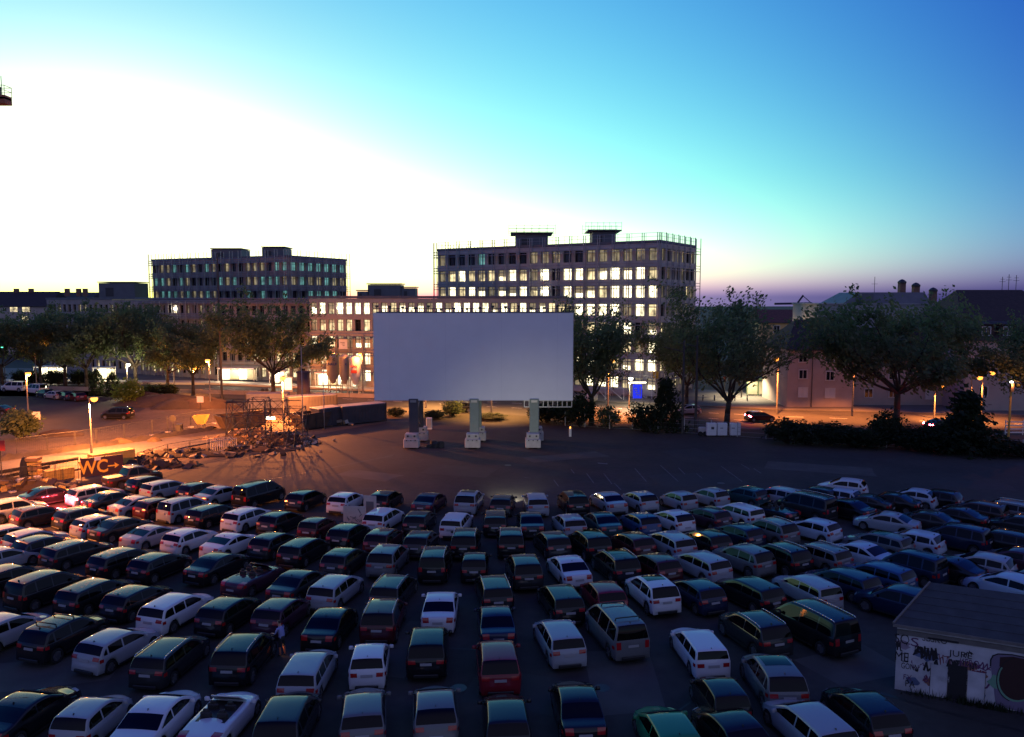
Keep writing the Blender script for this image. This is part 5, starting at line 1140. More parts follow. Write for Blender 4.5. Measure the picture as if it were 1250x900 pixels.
def make_parts(kind):
    prof, W, zb, zbot, wheels, wr, splits, _ = KINDS[kind]
    s = CarShape(prof, W, zb, zbot, wheels, wr); L = s.L; out = []
    def P(name, b, m, par=None, smooth=True, angle=None, loc=(0, 0, 0)):
        out.append((name, b.mesh(kind + '_' + name, m, smooth, angle), par, loc)); return len(out) - 1
    body = P('body', s.body(), 'car_paint', angle=50)
    P('underbody', MB().bbox(.35, L - .75, -W / 2 + .22, W / 2 - .22, zbot + .02, .62), 'black_plastic', smooth=False)
    ri, fi = s.stations(zb + .075, s.H - .055, True), s.stations(zb + .05, s.H - .05, False)
    if kind == 'sedan': ri = [i for i in ri if s.x[i] > .72]
    if kind == 'coupe': ri = [i for i in ri if s.x[i] > .72]
    if kind == 'pickup': ri = [i for i in ri if s.x[i] > 1.62]
    if kind != 'cabrio':
        P('rear_window', s.band(ri, -1.0, 1.0, .007, (1,)), 'car_glass')
        P('windscreen', s.band(fi, -1.0, 1.0, .007, (1,)), 'car_glass')
        for (x0, x1) in splits:
            for sd in (1, -1): P('side_window', s.flank(x0, x1, .02, .105, sd), 'car_glass')
        if kind not in ('pickup',):
            a = s.x[ri[-1]] if ri else .6
            P('antenna', MB().add([(a + .12, -.012, s.H - .05), (a + .12, .012, s.H - .05), (a + .26, 0, s.H - .04), (a + .13, 0, s.H + .05)], [(0, 1, 3), (1, 2, 3), (2, 0, 3), (0, 2, 1)]), 'black_plastic', smooth=False)
    else:
        b = MB(); b.bbox(1.12, 2.72, -.60, .60, .6, .985 + .02); P('cabin_opening', b, 'seat_dark', smooth=False)
        for (x, y) in ((1.5, .34), (1.5, -.34), (2.12, .36), (2.12, -.36)):
            b = MB(); b.cbox((x, y, 1.05), (.16, .44, .34), .05); b.cbox((x, y, 1.26), (.1, .24, .14), .04); P('seat', b, 'seat_dark', smooth=False)
        b = MB(); p = [(2.86, -.66, 1.0), (2.86, .66, 1.0), (2.42, .56, 1.36), (2.42, -.56, 1.36)]
        b.path(p + p[:1], .028); P('windscreen_frame', b, 'car_paint')
        b = MB(); b.add(p, [(0, 1, 2, 3)]); P('windscreen', b, 'car_glass', smooth=False)
    if kind == 'pickup':
        b = MB(); b.bbox(.12, 1.5, -.66, .66, .95, 1.125); P('cargo_bed', b, 'black_plastic', smooth=False)
        for sd in (1, -1): P('bed_rail', MB().tube((.08, sd * .74, 1.13), (1.6, sd * .74, 1.14), .035), 'black_plastic')
    # lamps
    zt = {'suv': (.88, 1.12), 'van': (.78, 1.14), 'caddy': (.75, 1.1), 'mpv': (.82, 1.14), 'pickup': (.72, 1.02), 'boxy': (.74, 1.0)}.get(kind, (.74, .99))
    for sd in (1, -1):
        ids = [i for i in range(len(s.x)) if zt[0] <= s.z[i] <= zt[1] and s.x[i] < .6][:14]
        if len(ids) > 1:
            b = s.band(ids, .62 if zt[1] - zt[0] < .3 else .78, 1.06, .012, (sd,))
            x1 = s.x[ids[-1]]
            b2 = s.strip(sd, .10, .34, zt[0] - .02, min(zt[1] - .08, zt[0] + .14), .006)
            b.add(b2.v, b2.f); P('tail_light', b, 'tail_red', angle=50)
        ids = [i for i in range(len(s.x)) if .60 + (zb - .93) <= s.z[i] <= .78 + (zb - .93) and s.x[i] > L - 1]
        if len(ids) > 1: P('headlight', s.band(ids, .58, 1.04, .012, (sd,)), 'head_clear', angle=50)
        xm = float(s.x[fi[0]]) - .28 if fi and kind != 'cabrio' else 2.7
        xm = L * .655 if kind not in ('van', 'pickup') else L * .72
        b = MB(); b.cbox((xm, sd * (W / 2 + .09), zb + .10), (.11, .2, .15), .03); b.tube((xm, sd * (W / 2 - .07), zb + .03), (xm, sd * (W / 2 + .05), zb + .08), .025)
        P('wing_mirror', b, 'car_paint', smooth=True, angle=50)
        P('sill_trim', s.strip(sd, wheels[0] + wr + .1, wheels[1] - wr - .1, zbot + .0, zbot + .1, .012), 'black_plastic')
    # number plate, bumper trim
    pz = {'hatch': .80, 'round': .62, 'small': .80, 'estate': .80, 'boxy': .80, 'sedan': .74, 'coupe': .60, 'suv': .90, 'mpv': .88, 'van': .92, 'caddy': .86, 'pickup': .62, 'cabrio': .60}[kind]
    ip = int(np.argmin(np.abs(s.z[:20] - pz))); a, c = max(ip - 1, 0), ip + 1
    tx, tz = s.x[c] - s.x[a], s.z[c] - s.z[a]; ang = math.atan2(tx, tz)
    b = MB(); b.box((s.x[ip] - .02, 0, pz - .012), (.02, .52, .115), M=Matrix.Rotation(ang, 3, 'Y')); P('number_plate', b, 'plate', smooth=False)
    b = MB(); b.cbox((.03, 0, zbot + .10), (.10, W * .6, .14), .03); P('rear_bumper', b, 'black_plastic', smooth=False)
    b = MB(); b.cbox((L - .05, 0, zbot + .12), (.12, W * .34, .14), .03); P('front_grille', b, 'black_plastic', smooth=False)
    if kind in ('sedan', 'coupe', 'suv', 'estate'):
        for sd in (1, -1): P('exhaust', MB().tube((-.005, sd * W * .3, zbot + .06), (.2, sd * W * .3, zbot + .06), .035, n=8), 'chrome')
    # wheels
    tw = .2
    tyre = MB().lathe([(wr * .68, -tw / 2), (wr * .95, -tw / 2), (wr, -tw / 2 + .03), (wr, tw / 2 - .03), (wr * .95, tw / 2), (wr * .68, tw / 2), (wr * .66, tw / 2 - .04)], n=20, cap=False)
    rim = MB().lathe([(wr * .66, -tw / 2 + .005), (wr * .62, tw / 2 - .03), (.07, tw / 2 - .05), (.06, tw / 2 - .02)], n=20)
    rim.cur = 0
    for k in range(5):
        a = 2 * math.pi * k / 5; b0 = MB()
        rim.box((math.cos(a) * wr * .36, math.sin(a) * wr * .36, tw / 2 - .02), (wr * .58, .07, .02), rz=a)
    tm = tyre.mesh(kind + '_tyre', 'tyre', True, 40); rm = rim.mesh(kind + '_rim', 'rim', True, 30)
    for xw in wheels:
        for sd in (1, -1):
            out.append(('wheel', tm, None, (xw, sd * (s.hw(xw) - .125), wr), sd)); out.append(('rim', rm, len(out) - 1, (0, 0, 0)))
    # extras, used by some copies
    ex = {}
    rl = [i for i in range(len(s.x)) if s.z[i] > s.H - .09]
    if kind != 'cabrio' and len(rl) > 4:
        pts = []
        for i in rl[1:-1:2]:
            wt = s._side(s.x[i], s.z[i])[2]; pts.append((s.x[i], wt - .05, s.z[i] + .035))
        pts = [(pts[0][0] - .06, pts[0][1], pts[0][2] - .06)] + pts + [(pts[-1][0] + .08, pts[-1][1], pts[-1][2] - .06)]
        for sd, k in ((1, 'r0'), (-1, 'r1')): ex[k] = ('roof_rail', MB().path([(x, y * sd, z) for x, y, z in pts], .022).mesh(kind + '_rail', 'chrome', True))
        sr = [i for i in rl if s.x[rl[-1]] - 1.15 < s.x[i] < s.x[rl[-1]] - .1]
        ex['s'] = ('sunroof', s.band(sr, -.82, .82, .008, (1,)).mesh(kind + '_sunroof', 'car_glass', True))
        b = MB()
        for x in (s.x[rl[2]] + .35, s.x[rl[-3]] - .3):
            b.path([(x, -.62, s.H - .03), (x, -.58, s.H + .09), (x, .58, s.H + .09), (x, .62, s.H - .03)], .03)
        ex['b'] = ('roof_bar', b.mesh(kind + '_bar', 'black_plastic', True))
        ex['c'] = ('chrome_trim', None)
    return out, ex, L, W
PROTO = {}
COLS = {'black': (.010, .010, .012), 'dark': (.022, .023, .026), 'grey': (.12, .125, .135), 'silver': (.27, .29, .325), 'white': (.52, .54, .58), 'red': (.17, .012, .022),
        'maroon': (.055, .010, .014), 'blue': (.03, .06, .15), 'navy': (.012, .018, .045), 'teal': (.02, .055, .065), 'green': (.02, .17, .075), 'pale': (.36, .43, .52), 'plum': (.045, .018, .032), 'brown': (.05, .03, .025)}
CN = {'dark': 'dark grey', 'grey': 'grey', 'red': 'red', 'pale': 'pale blue', 'maroon': 'maroon', 'teal': 'dark teal', 'navy': 'navy blue', 'plum': 'plum'}
OBJNAME = {'hatch': 'hatchback_car', 'round': 'hatchback_car', 'small': 'small_hatchback_car', 'estate': 'estate_car', 'boxy': 'estate_car', 'sedan': 'saloon_car', 'coupe': 'coupe_car', 'suv': 'off_road_car', 'mpv': 'people_carrier', 'van': 'passenger_van', 'caddy': 'high_roofed_van', 'pickup': 'pickup_truck', 'cabrio': 'convertible_car'}
def place_car(kind, colour, pos, head, label, group, flags='', cat=None):
    if kind not in PROTO: PROTO[kind] = make_parts(kind)
    out, ex, L, W = PROTO[kind]
    root = thing(OBJNAME[kind], label, cat or ('van' if kind in ('van', 'caddy') else 'pickup' if kind == 'pickup' else 'car'), pos, 0, group)
    root.rotation_euler = (0, 0, R(90 - head)); c = (*COLS[colour], 1); made = []
    M0 = Vector((-L / 2, 0, 0))
    for q in out:
        name, me, par, loc = q[:4]
        if name == 'exhaust' and 'e' not in flags: made.append(None); continue
        o = bpy.data.objects.new(name, me); o.color = c
        if par is None:
            o.location = Vector(loc) + M0
            if name == 'wheel': o.rotation_euler = (R(-90) if q[4] > 0 else R(90), rnd.random() * 6, 0)
            link(o, root)
        else: link(o, made[par])
        made.append(o)
        if 'T' in flags and name == 'tail_light': o.material_slots[0].link = 'OBJECT'; o.material_slots[0].material = MATS['tail_lit']; o['label'] = 'lit red brake light'
        if 'L' in flags and name == 'headlight': o.material_slots[0].link = 'OBJECT'; o.material_slots[0].material = MATS['head_lit']
        if 'D' in flags and name in ('body', 'wing_mirror'): pass
    ks = (['r0', 'r1'] if 'r' in flags else []) + (['s'] if 's' in flags else []) + (['b'] if 'b' in flags else [])
    for k in ks:
        if k in ex:
            o = bpy.data.objects.new(ex[k][0], ex[k][1]); o.location = M0; o.color = c; link(o, root)
            if k[0] == 'r' and 'k' in flags: o.material_slots[0].link = 'OBJECT'; o.material_slots[0].material = MATS['black_plastic']
    return root

# ------------------------------------------------------------------ the parked audience: rows from the screen backwards, each from one end to the other
ROWS = {
 'front': """163 583 pickup brown r 40
184 590 hatch black - 34
205 596 estate silver - 33
246 598 hatch black - 30
270 603 sedan silver - 30
318 604 van black - 28
375 608 hatch black - 20
424 611 hatch white - 16
472 609 hatch black - 14
525 612 sedan plum - 14
573 612 suv silver s 8
614 614 hatch dark L 6
654 613 estate silver - -4
699 613 suv black - -10
741 611 sedan silver - -18
779 610 round silver - -22
827 610 small silver - -26
865 606 small silver - -30
908 604 hatch teal - -38
948 605 estate silver - -42
994 604 hatch dark - -46
1020 606 hatch pale - -48
1028 594 hatch white - -58
1087 612 sedan black - -50
1112 607 round pale - -48
1141 608 hatch black - -46""",
 'second': """61 604 sedan black - 40
118 603 estate silver T 36
138 610 sedan dark - 34
170 616 sedan silver - 33
197 618 hatch maroon - 31
228 621 mpv silver - 28
262 627 estate black - 26
305 631 estate white - 24
345 635 hatch black - 22
389 643 small maroon - 16
470 632 estate white - 16
513 635 hatch black - 8
558 638 boxy white - 9
605 635 estate black - 0
647 637 sedan dark - -4
694 639 hatch silver - -12
734 637 sedan teal - -14
780 637 round blue - -20
819 634 round white - -26
861 630 hatch plum - -32
899 626 boxy white - -30
942 623 cabrio black - -38
982 619 van dark r -38
1031 620 sedan black - -38
1054 613 coupe dark - -52
1130 635 sedan dark - -48
1165 630 sedan black - -46
1190 623 estate brown - -44
1223 622 estate grey r -44""",
 'third': """21 622 suv silver - 40
51 628 hatch brown - 36
102 630 hatch dark - 32
125 640 hatch silver - 32
150 643 sedan dark - 30
188 652 coupe silver - 26
234 657 hatch white - 24
284 662 coupe white - 24
337 662 hatch dark - 20
374 670 estate black - 18
427 651 hatch black - 16
470 657 hatch maroon - 12
515 660 hatch dark - 8
569 661 suv black r 2
623 660 suv black r -2
673 661 hatch dark - -14
718 663 suv black s -17
770 662 hatch maroon - -22
816 662 estate silver - -22
861 659 hatch black - -22
899 651 hatch navy - -30
938 648 suv grey r -30
990 645 hatch pale - -38
1082 637 sedan silver - -50
1242 640 hatch dark - -44""",
 'fourth': """13 654 estate silver - 36
45 658 hatch silver - 32
57 666 hatch navy - 30
96 673 estate dark - 28
153 683 estate black - 25
197 688 hatch black - 22
268 689 sedan black - 22
312 703 cabrio plum - 22
366 711 sedan dark - 18
422 682 hatch dark s 14
475 682 suv grey - 8
532 686 mpv black r 1
580 688 small black - 0
639 695 suv dark - -8
693 693 sedan white - -14
750 689 suv black rs -17
798 689 hatch maroon - -22
853 688 estate silver - -26
905 682 suv grey - -30
950 680 suv black r -28
996 677 estate grey r -32
1047 675 sedan pale - -36
1071 662 estate grey s -38
1112 660 hatch pale - -44
1165 656 mpv navy - -44
1218 660 estate black rk -44""",
 'fifth': """6 681 hatch silver - 30
14 705 estate black - 27
60 717 mpv black - 24
119 723 estate black - 20
170 730 hatch black - 19
218 742 estate white - 17
282 745 hatch black - 15
346 746 hatch plum - 12
412 718 estate silver - 14
482 718 estate dark r 9
538 740 sedan white - -1
602 719 estate black r -9
683 731 estate black - -12
735 725 hatch red - -12
794 722 suv white s -15
848 722 hatch navy - -20
912 721 estate black - -26
982 718 boxy silver - -21
1026 709 estate navy - -32
1068 701 estate blue - -36
1108 692 caddy navy - -38
1154 692 coupe black - -40
1194 689 hatch silver - -46
1242 683 sedan plum - -44""",
 'sixth': """12 766 hatch silver - 22
82 774 suv black b 17
146 786 hatch silver c 19
212 799 estate dark r 8
300 798 suv black r 3
405 760 sedan black - 6
469 753 suv maroon r 1
523 790 suv black - -3
605 758 sedan navy - -5
681 777 estate silver - -11
750 768 van grey b -14
851 789 boxy white - -6
918 769 suv dark r -18
990 764 van black r -24
1094 735 suv navy - -42
1225 714 hatch pale - -34
1252 710 hatch maroon - -34""",
 'last': """36 866 coupe black - 12
116 874 small silver - 6
195 874 sedan white - 5
272 873 cabrio white - 6
378 818 estate silver - 1
353 879 suv dark - -1
452 805 small white - -5
444 868 hatch grey - -9
531 864 round grey - -7
607 808 suv red - -5
617 876 hatch black - -4
704 861 sedan black e -4
813 893 hatch green - -8
877 849 small black - -6
893 894 sedan black - -14
942 827 suv grey s -1
985 884 estate silver - -14
1052 867 hatch black - -10""",
}
ORD = {'front': 'front row', 'second': 'second row', 'third': 'third row', 'fourth': 'fourth row', 'fifth': 'fifth row', 'sixth': 'sixth row', 'last': 'rearmost row'}
CARS = {}
for row, txt in ROWS.items():
    L_ = [l.split() for l in txt.splitlines()]
    nm = lambda q: CN.get(q[3], q[3]).replace('bright ', '') + ' ' + KINDS[q[2]][7]
    for i, q in enumerate(L_):
        x, y, kind, colour, fl, h = float(q[0]), float(q[1]), q[2], q[3], q[4], float(q[5])
        p = G(x, y, .72); p.z = 0.008
        ext = ' with roof rails' if 'r' in fl else ' with roof bars' if 'b' in fl else ' with glass roof' if 's' in fl else ' with glowing red tail lights' if 'T' in fl else ' with headlights on' if 'L' in fl else ''
        nb = [L_[j] for j in (i - 1, i + 1) if 0 <= j < len(L_)]
        if len(nb) == 2: w = f"between {nm(nb[0])} and {nm(nb[1])}"
        else: w = f"at the row's end beside {nm(nb[0])}"
        lab = f"{nm(q)}{ext}, {ORD[row]}, {w}"
        if len(lab.split()) > 16: lab = f"{nm(q)}{ext}, {ORD[row]}, beside {nm(nb[-1])}"
        CARS[(row, i)] = place_car(kind, colour, p, h, lab, 'cars parked facing the cinema screen', fl)

# ------------------------------------------------------------------ other cars
for (x, y, k, cl, h, lb) in ((18, 473, 'van', 'white', -82, 'white panel sided van in the far car park'), (45, 476, 'van', 'white', -60, 'white van parked tail on beside the lamp post'), (55, 480, 'hatch', 'navy', -55, 'navy hatchback beside the white vans'), (66, 482, 'hatch', 'silver', -62, 'silver hatchback in the far car park'), (81, 483, 'hatch', 'navy', -50, 'dark blue hatchback beside the maroon one'), (94, 484, 'hatch', 'maroon', -50, 'maroon hatchback at the end of the far car park'),
        (143, 505, 'mpv', 'black', -86, 'dark people carrier alone on the far car park'), (-3, 500, 'sedan', 'dark', -85, 'dark saloon at the edge of the far car park')):
    p = G(x, y, .72); p.z = .006; place_car(k, cl, p, h, lb, 'cars on the far car park')
for (x, y, k, cl, h, fl_, lb) in ((928, 508, 'hatch', 'maroon', 80, 'T', 'dark red car with lit tail lights on the road'), (838, 500, 'hatch', 'silver', -100, 'L', 'silver car with headlights on the road beyond the posts'), (1150, 518, 'sedan', 'dark', 80, 'T', 'dark saloon with lit tail lights on the road'), (560, 497, 'estate', 'dark', -100, 'L', 'dark estate car on the road behind the screen columns')):
    p = G(x, y, .72); p.z = .006; place_car(k, cl, p, h, lb, 'cars on the road', fl_)
# headlight pool of the front row car and the lit brake lights
r_ = CARS[('front', 11)]; L = PROTO['hatch'][2]
for s in (-1, 1): light('headlight_beam', 'SPOT', (L / 2 + .1, s * .6, .66), 900, (1, .93, .7), .08, r_, spot=70, aim=(L / 2 + 6, s * .4, 0)).data.spot_blend = .9
r_ = CARS[('second', 1)]
for s in (-1, 1): light('brake_glow', 'POINT', (-PROTO['estate'][2] / 2 - .3, s * .62, .85), 240, (1, .05, .08), .1, r_)
r_ = CARS[('sixth', 4)]; light('door_light', 'SPOT', (1.3, -1.15, .55), 16, (1, .45, .15), .05, r_, spot=120, aim=(1.2, -1.9, 0))

# ------------------------------------------------------------------ the hut with sprayed walls
c0 = G(1092, 841); c1 = G(1214, 863.5); u = (c1 - c0); u.z = 0; u.normalize(); n = Vector((-u.y, u.x, 0))       # n points away from the camera
Hh = A(1092, 762, c0.y).z; LW = 9.2
HT = thing('hut', 'low hut with graffiti covered pale wall and felt roof', 'hut', c0, math.atan2(u.y, u.x))
DP = 2.7; zr = Hh + 1.15; RI = 1.55; ov = .18; ze_ = Hh + .08     # lean-to with an oblique end wall
def block(name, foot, z0, z1s, m):
    b = MB(); k = len(foot); b.add([(x, y, z0) for x, y in foot] + [(x, y, z) for (x, y), z in zip(foot, z1s)], [tuple(range(k - 1, -1, -1)), tuple(range(k, 2 * k))] + [(i, (i + 1) % k, k + (i + 1) % k, k + i) for i in range(k)]); return b.build(name, m, HT)
block('front_wall', [(0, 0), (LW, 0), (LW, .25), (.15, .25)], 0, [Hh] * 4, 'hut_wall')
block('side_wall', [(.16, .253), (.42, .253), (RI + .2, DP), (RI - .05, DP)], 0, [Hh, Hh, zr - .2, zr - .2], 'hut_wall')
block('side_wall', [(LW - .25, .253), (LW - .003, .253), (LW - .003, DP), (LW - .25, DP)], 0, [Hh, Hh, zr - .2, zr - .2], 'hut_wall')
block('rear_wall', [(RI + .21, DP - .25), (LW - .255, DP - .25), (LW - .255, DP - .003), (RI + .21, DP - .003)], 0, [zr - .25] * 4, 'hut_wall')
def plane(v, nm):
    b = MB(); k = len(v); b.add(v + [(x, y, z - .1) for x, y, z in v], [tuple(range(k)), tuple(range(2 * k - 1, k - 1, -1))] + [(i, k + i, k + (i + 1) % k, (i + 1) % k) for i in range(k)]); return b.build(nm, 'hut_felt', HT)
rf = plane([(-ov, -ov, ze_), (LW + ov, -ov, ze_), (LW + ov, DP + .1, zr), (RI - ov, DP + .1, zr)], 'roof')
b = MB()
for k in range(1, 6):
    q = k / 6; x0 = -ov + RI * q; b.box(((x0 + LW) / 2, -ov + (DP + ov + .1) * q, ze_ + (zr - ze_) * q + .004), (LW - x0, .05, .012))
b.build('felt_seam', 'hut_felt', rf)
MB().bbox(-ov, LW + ov, -ov - .04, -ov - .003, Hh - .06, Hh + .07).build('fascia', 'hut_fascia', HT)
MB().bbox(.0, LW, -.05, -.003, Hh - .42, Hh - .2).build('cornice', 'hut_fascia', HT); MB().bbox(1.2, 2.35, -.09, -.053, Hh - .42, Hh - .34).build('bracket', 'spray_black', HT)
MB().bbox(-.36, -.30, -.38, DP / 2, Hh - .1, Hh - .05).build('verge_trim', 'hut_fascia', HT) if 0 else None
b = MB(); b.tube((-ov, -ov, ze_ + .02), (RI - ov, DP + .1, zr + .02), .05, n=5); b.build('verge_trim', 'hut_fascia', HT)
# door and window openings as boarded panels
dx0, dx1 = 2.02, 2.72
MB().bbox(dx0, dx1, -.045, -.003, .03, 1.55).build('door', 'spray_black', HT)
for x in (dx1 + .02, dx1 + .68, 1.35): MB().bbox(x, x + .018, -.022, -.003, .05, 1.45).build('board_joint', 'hut_fascia', HT)
MB().bbox(dx1 + .03, dx1 + .67, -.018, -.003, .05, 1.4).build('board', 'hut_wall', HT); MB().bbox(1.37, dx0 - .02, -.018, -.003, .06, 1.42).build('board', 'hut_wall', HT)
# graffiti: sprayed lines as thin ribbons on the wall
def stroke(pts, w, m, nm='spray_line', y=-.008):
    b = MB()
    for k, (p, q) in enumerate(zip(pts, pts[1:])):
        d = Vector((q[0] - p[0], q[1] - p[1])); l = d.length
        if l < 1e-5: continue
        d /= l; nn = Vector((-d.y, d.x)) * w / 2; e = d * w * .3; yy = y - .0004 * (k % 5)
        v = [(p[0] - e.x - nn.x, yy, p[1] - e.y - nn.y), (q[0] + e.x - nn.x, yy, q[1] + e.y - nn.y), (q[0] + e.x + nn.x, yy, q[1] + e.y + nn.y), (p[0] - e.x + nn.x, yy, p[1] - e.y + nn.y)]
        b.add(v, [(0, 1, 2, 3)])
    return b.build(nm, m, HT)
gr = random.Random(4); mat('spray_red', (.16, .035, .05), .6)
ZS = Hh / 3.0
def wall_px(x, y):                          # photo pixel -> place on the wall plane
    d = ray(x, y); o = Vector((0, 0, CAMH)); nn = n; t_ = (c0 - Vector((0, 0, 0))).dot(nn) / d.dot(nn); p = o + d * t_; r = p - c0; return (r.dot(u), p.z)
def Wz(x, y): return wall_px(1080 + x / 6.43, 740 + y / 6.43)
def wtext(body, x0, x1, y, size, m, tilt=0):
    a, c = Wz(x0, y), Wz(x1, y + (x1 - x0) * .18); w_ = c[0] - a[0]
    o = text_mesh('tag_lettering', body, size, m, HT, Matrix.Translation(((a[0] + c[0]) / 2, -.012 - .002 * gr.random(), (a[1] + c[1]) / 2)) @ Matrix.Rotation(R(90), 4, 'X') @ Matrix.Rotation(tilt, 4, 'Z'), extrude=.002, bold=0)
    bw = max(v.co.x for v in o.data.vertices) - min(v.co.x for v in o.data.vertices); o.scale = (w_ / max(bw, .01), 1, 1)
    return o
wtext('SBSKO', 295, 490, 245, .42, 'spray_black'); wtext('EYON', 235, 400, 345, .5, 'spray_black'); wtext('GONN', 130, 265, 465, .38, 'spray_black'); wtext('SC', 80, 180, 250, .62, 'spray_black'); wtext('ME', 80, 185, 390, .6, 'spray_black'); wtext('S', 205, 265, 280, .55, 'spray_violet')
wtext('FX', 145, 210, 555, .34, 'spray_violet'); wtext('PA', 160, 235, 605, .42, 'spray_black'); wtext('SFC', 555, 660, 590, .35, 'spray_black'); wtext('8S', 305, 375, 570, .45, 'spray_violet'); wtext('JURE', 505, 690, 365, .38, 'spray_black'); wtext('KERO', 590, 740, 440, .5, 'spray_violet'); wtext('OAH', 415, 505, 560, .36, 'hut_wall').location.y = -.055
def scrib(x0, x1, y0, y1, n_, w, m):
    a, c = Wz((x0 + x1) / 2, y0), Wz((x0 + x1) / 2, y1); l, r = Wz(x0, (y0 + y1) / 2), Wz(x1, (y0 + y1) / 2)
    pts = []
    for i in range(n_): pts.append((l[0] + (r[0] - l[0]) * (i / n_ + gr.uniform(-.1, .1)), c[1] + (a[1] - c[1]) * gr.random()))
    return stroke(pts, w, m)
scrib(240, 420, 320, 420, 46, .07, 'spray_black'); scrib(320, 450, 420, 520, 9, .08, 'spray_black'); scrib(490, 580, 420, 500, 22, .06, 'spray_black'); scrib(430, 520, 380, 470, 14, .03, 'spray_red'); scrib(690, 800, 500, 560, 16, .05, 'spray_red'); scrib(560, 660, 520, 560, 8, .05, 'spray_violet'); scrib(300, 380, 540, 610, 12, .03, 'spray_red'); scrib(580, 720, 430, 510, 26, .04, 'spray_black'); scrib(700, 830, 440, 500, 14, .045, 'spray_violet'); scrib(200, 320, 430, 500, 12, .022, 'spray_violet')
scrib(90, 140, 270, 350, 9, .05, 'spray_black'); scrib(480, 535, 500, 545, 10, .07, 'spray_black'); scrib(720, 800, 510, 560, 12, .06, 'spray_violet'); scrib(620, 700, 350, 410, 10, .03, 'spray_black'); scrib(240, 260, 490, 520, 6, .05, 'spray_black')
stroke([Wz(*q) for q in ((80, 225), (180, 230), (190, 270), (170, 305))], .03, 'spray_black'); stroke([Wz(*q) for q in ((130, 375), (185, 370), (180, 440), (135, 430), (130, 375))], .03, 'spray_black')
stroke([Wz(*q) for q in ((540, 550), (640, 560), (690, 610), (740, 650), (800, 640), (830, 600))], .07, 'spray_violet'); stroke([Wz(*q) for q in ((740, 480), (790, 505), (830, 480))], .05, 'spray_violet')
# the big mural at the far end of the wall: plain rounded shapes
def blob(pts, m, y, nm):
    b = MB(); v = [Wz(*q) for q in pts]; b.add([(p[0], y, p[1]) for p in v], [tuple(range(len(v)))]); return b.build(nm, m, HT)
def arc(cx, cy, rx, ry, n_=28, a0=0, a1=6.283): return [(cx + rx * math.cos(a0 + (a1 - a0) * i / n_), cy + ry * math.sin(a0 + (a1 - a0) * i / n_)) for i in range(n_)]
blob([(830, 460), (840, 400), (880, 378), (1000, 385), (1120, 410), (1300, 450), (1300, 860), (1120, 850), (960, 800), (870, 770), (855, 640)], 'spray_mauve', -.010, 'mural_field')
blob(arc(1040, 580, 160, 172), 'spray_green', -.013, 'mural_ring'); blob(arc(1046, 578, 150, 160), 'spray_maroon', -.016, 'mural_disc')
blob([(905, 400), (1010, 396), (1120, 420), (1300, 470), (1300, 560), (1100, 520), (960, 500), (900, 470)], 'spray_maroon', -.0185, 'mural_cap')
blob([(800, 590), (830, 570), (850, 535), (880, 545), (872, 600), (885, 650), (850, 640)], 'spray_green', -.019, 'mural_spike')
mat('spray_faded', (.30, .24, .30), .8, noise=.4, scale=3); mat('spray_blue', (.10, .14, .26), .7, noise=.3, scale=3); mat('spray_rust', (.28, .13, .10), .7, noise=.4, scale=3)
for (cx, cy, rx, ry, m_) in ((140, 300, 62, 40, 'spray_faded'), (330, 380, 100, 52, 'spray_blue'), (560, 460, 95, 46, 'spray_faded'), (670, 470, 75, 36, 'spray_rust'), (220, 590, 60, 34, 'spray_blue'), (610, 640, 52, 40, 'spray_faded'), (340, 590, 40, 32, 'spray_rust'), (760, 540, 50, 30, 'spray_rust'), (740, 690, 60, 46, 'spray_blue')):
    blob([(cx + rx * math.cos(a) * gr.uniform(.7, 1.15), cy + ry * math.sin(a) * gr.uniform(.7, 1.15) + .18 * rx * math.cos(a)) for a in [6.283 * k / 16 for k in range(16)]], m_, -.0045 - .0003 * (cx % 7), 'colour_field')
stroke([Wz(*q) for q in ((830, 470), (832, 420), (850, 388), (890, 374), (1000, 380), (1120, 405), (1300, 445))], .05, 'spray_black', 'mural_outline', -.02)
stroke([Wz(*q) for q in arc(1046, 580, 168, 178, 24, 2.0, 4.6)], .035, 'spray_black', 'mural_outline', -.021)
# weeds at the wall foot
wd = MB(); 
for i in range(420):
    x = gr.uniform(.2, LW - .2) if i % 2 else gr.uniform(2.4, 4.2); h = gr.uniform(.08, .4); a_ = gr.uniform(0, 6.28); yy = -gr.uniform(.03, .35); wd.add([(x - .03 * math.cos(a_), yy - .03 * math.sin(a_), 0), (x + .03 * math.cos(a_), yy + .03 * math.sin(a_), 0), (x + gr.uniform(-.12, .12), yy + gr.uniform(-.1, .1), h)], [(0, 1, 2)])
o = wd.build('weeds', 'leaf_dark'); o.location = c0; o.rotation_euler = HT.rotation_euler; tag(o, 'low weeds growing along the hut wall', 'weeds', kind='stuff')
rc = [G(1075, 842), G(1100, 850), G(1250, 889), G(1250, 872)]
struct(poly('hut_kerb', [(c0 + u * -.6 + n * -.5)[:2], (c0 + u * LW + n * -.5)[:2], (c0 + u * LW + n * 0)[:2], (c0 + u * -.6 + n * 0)[:2]], 'pavement', .05, thick=.06)) if 0 else None

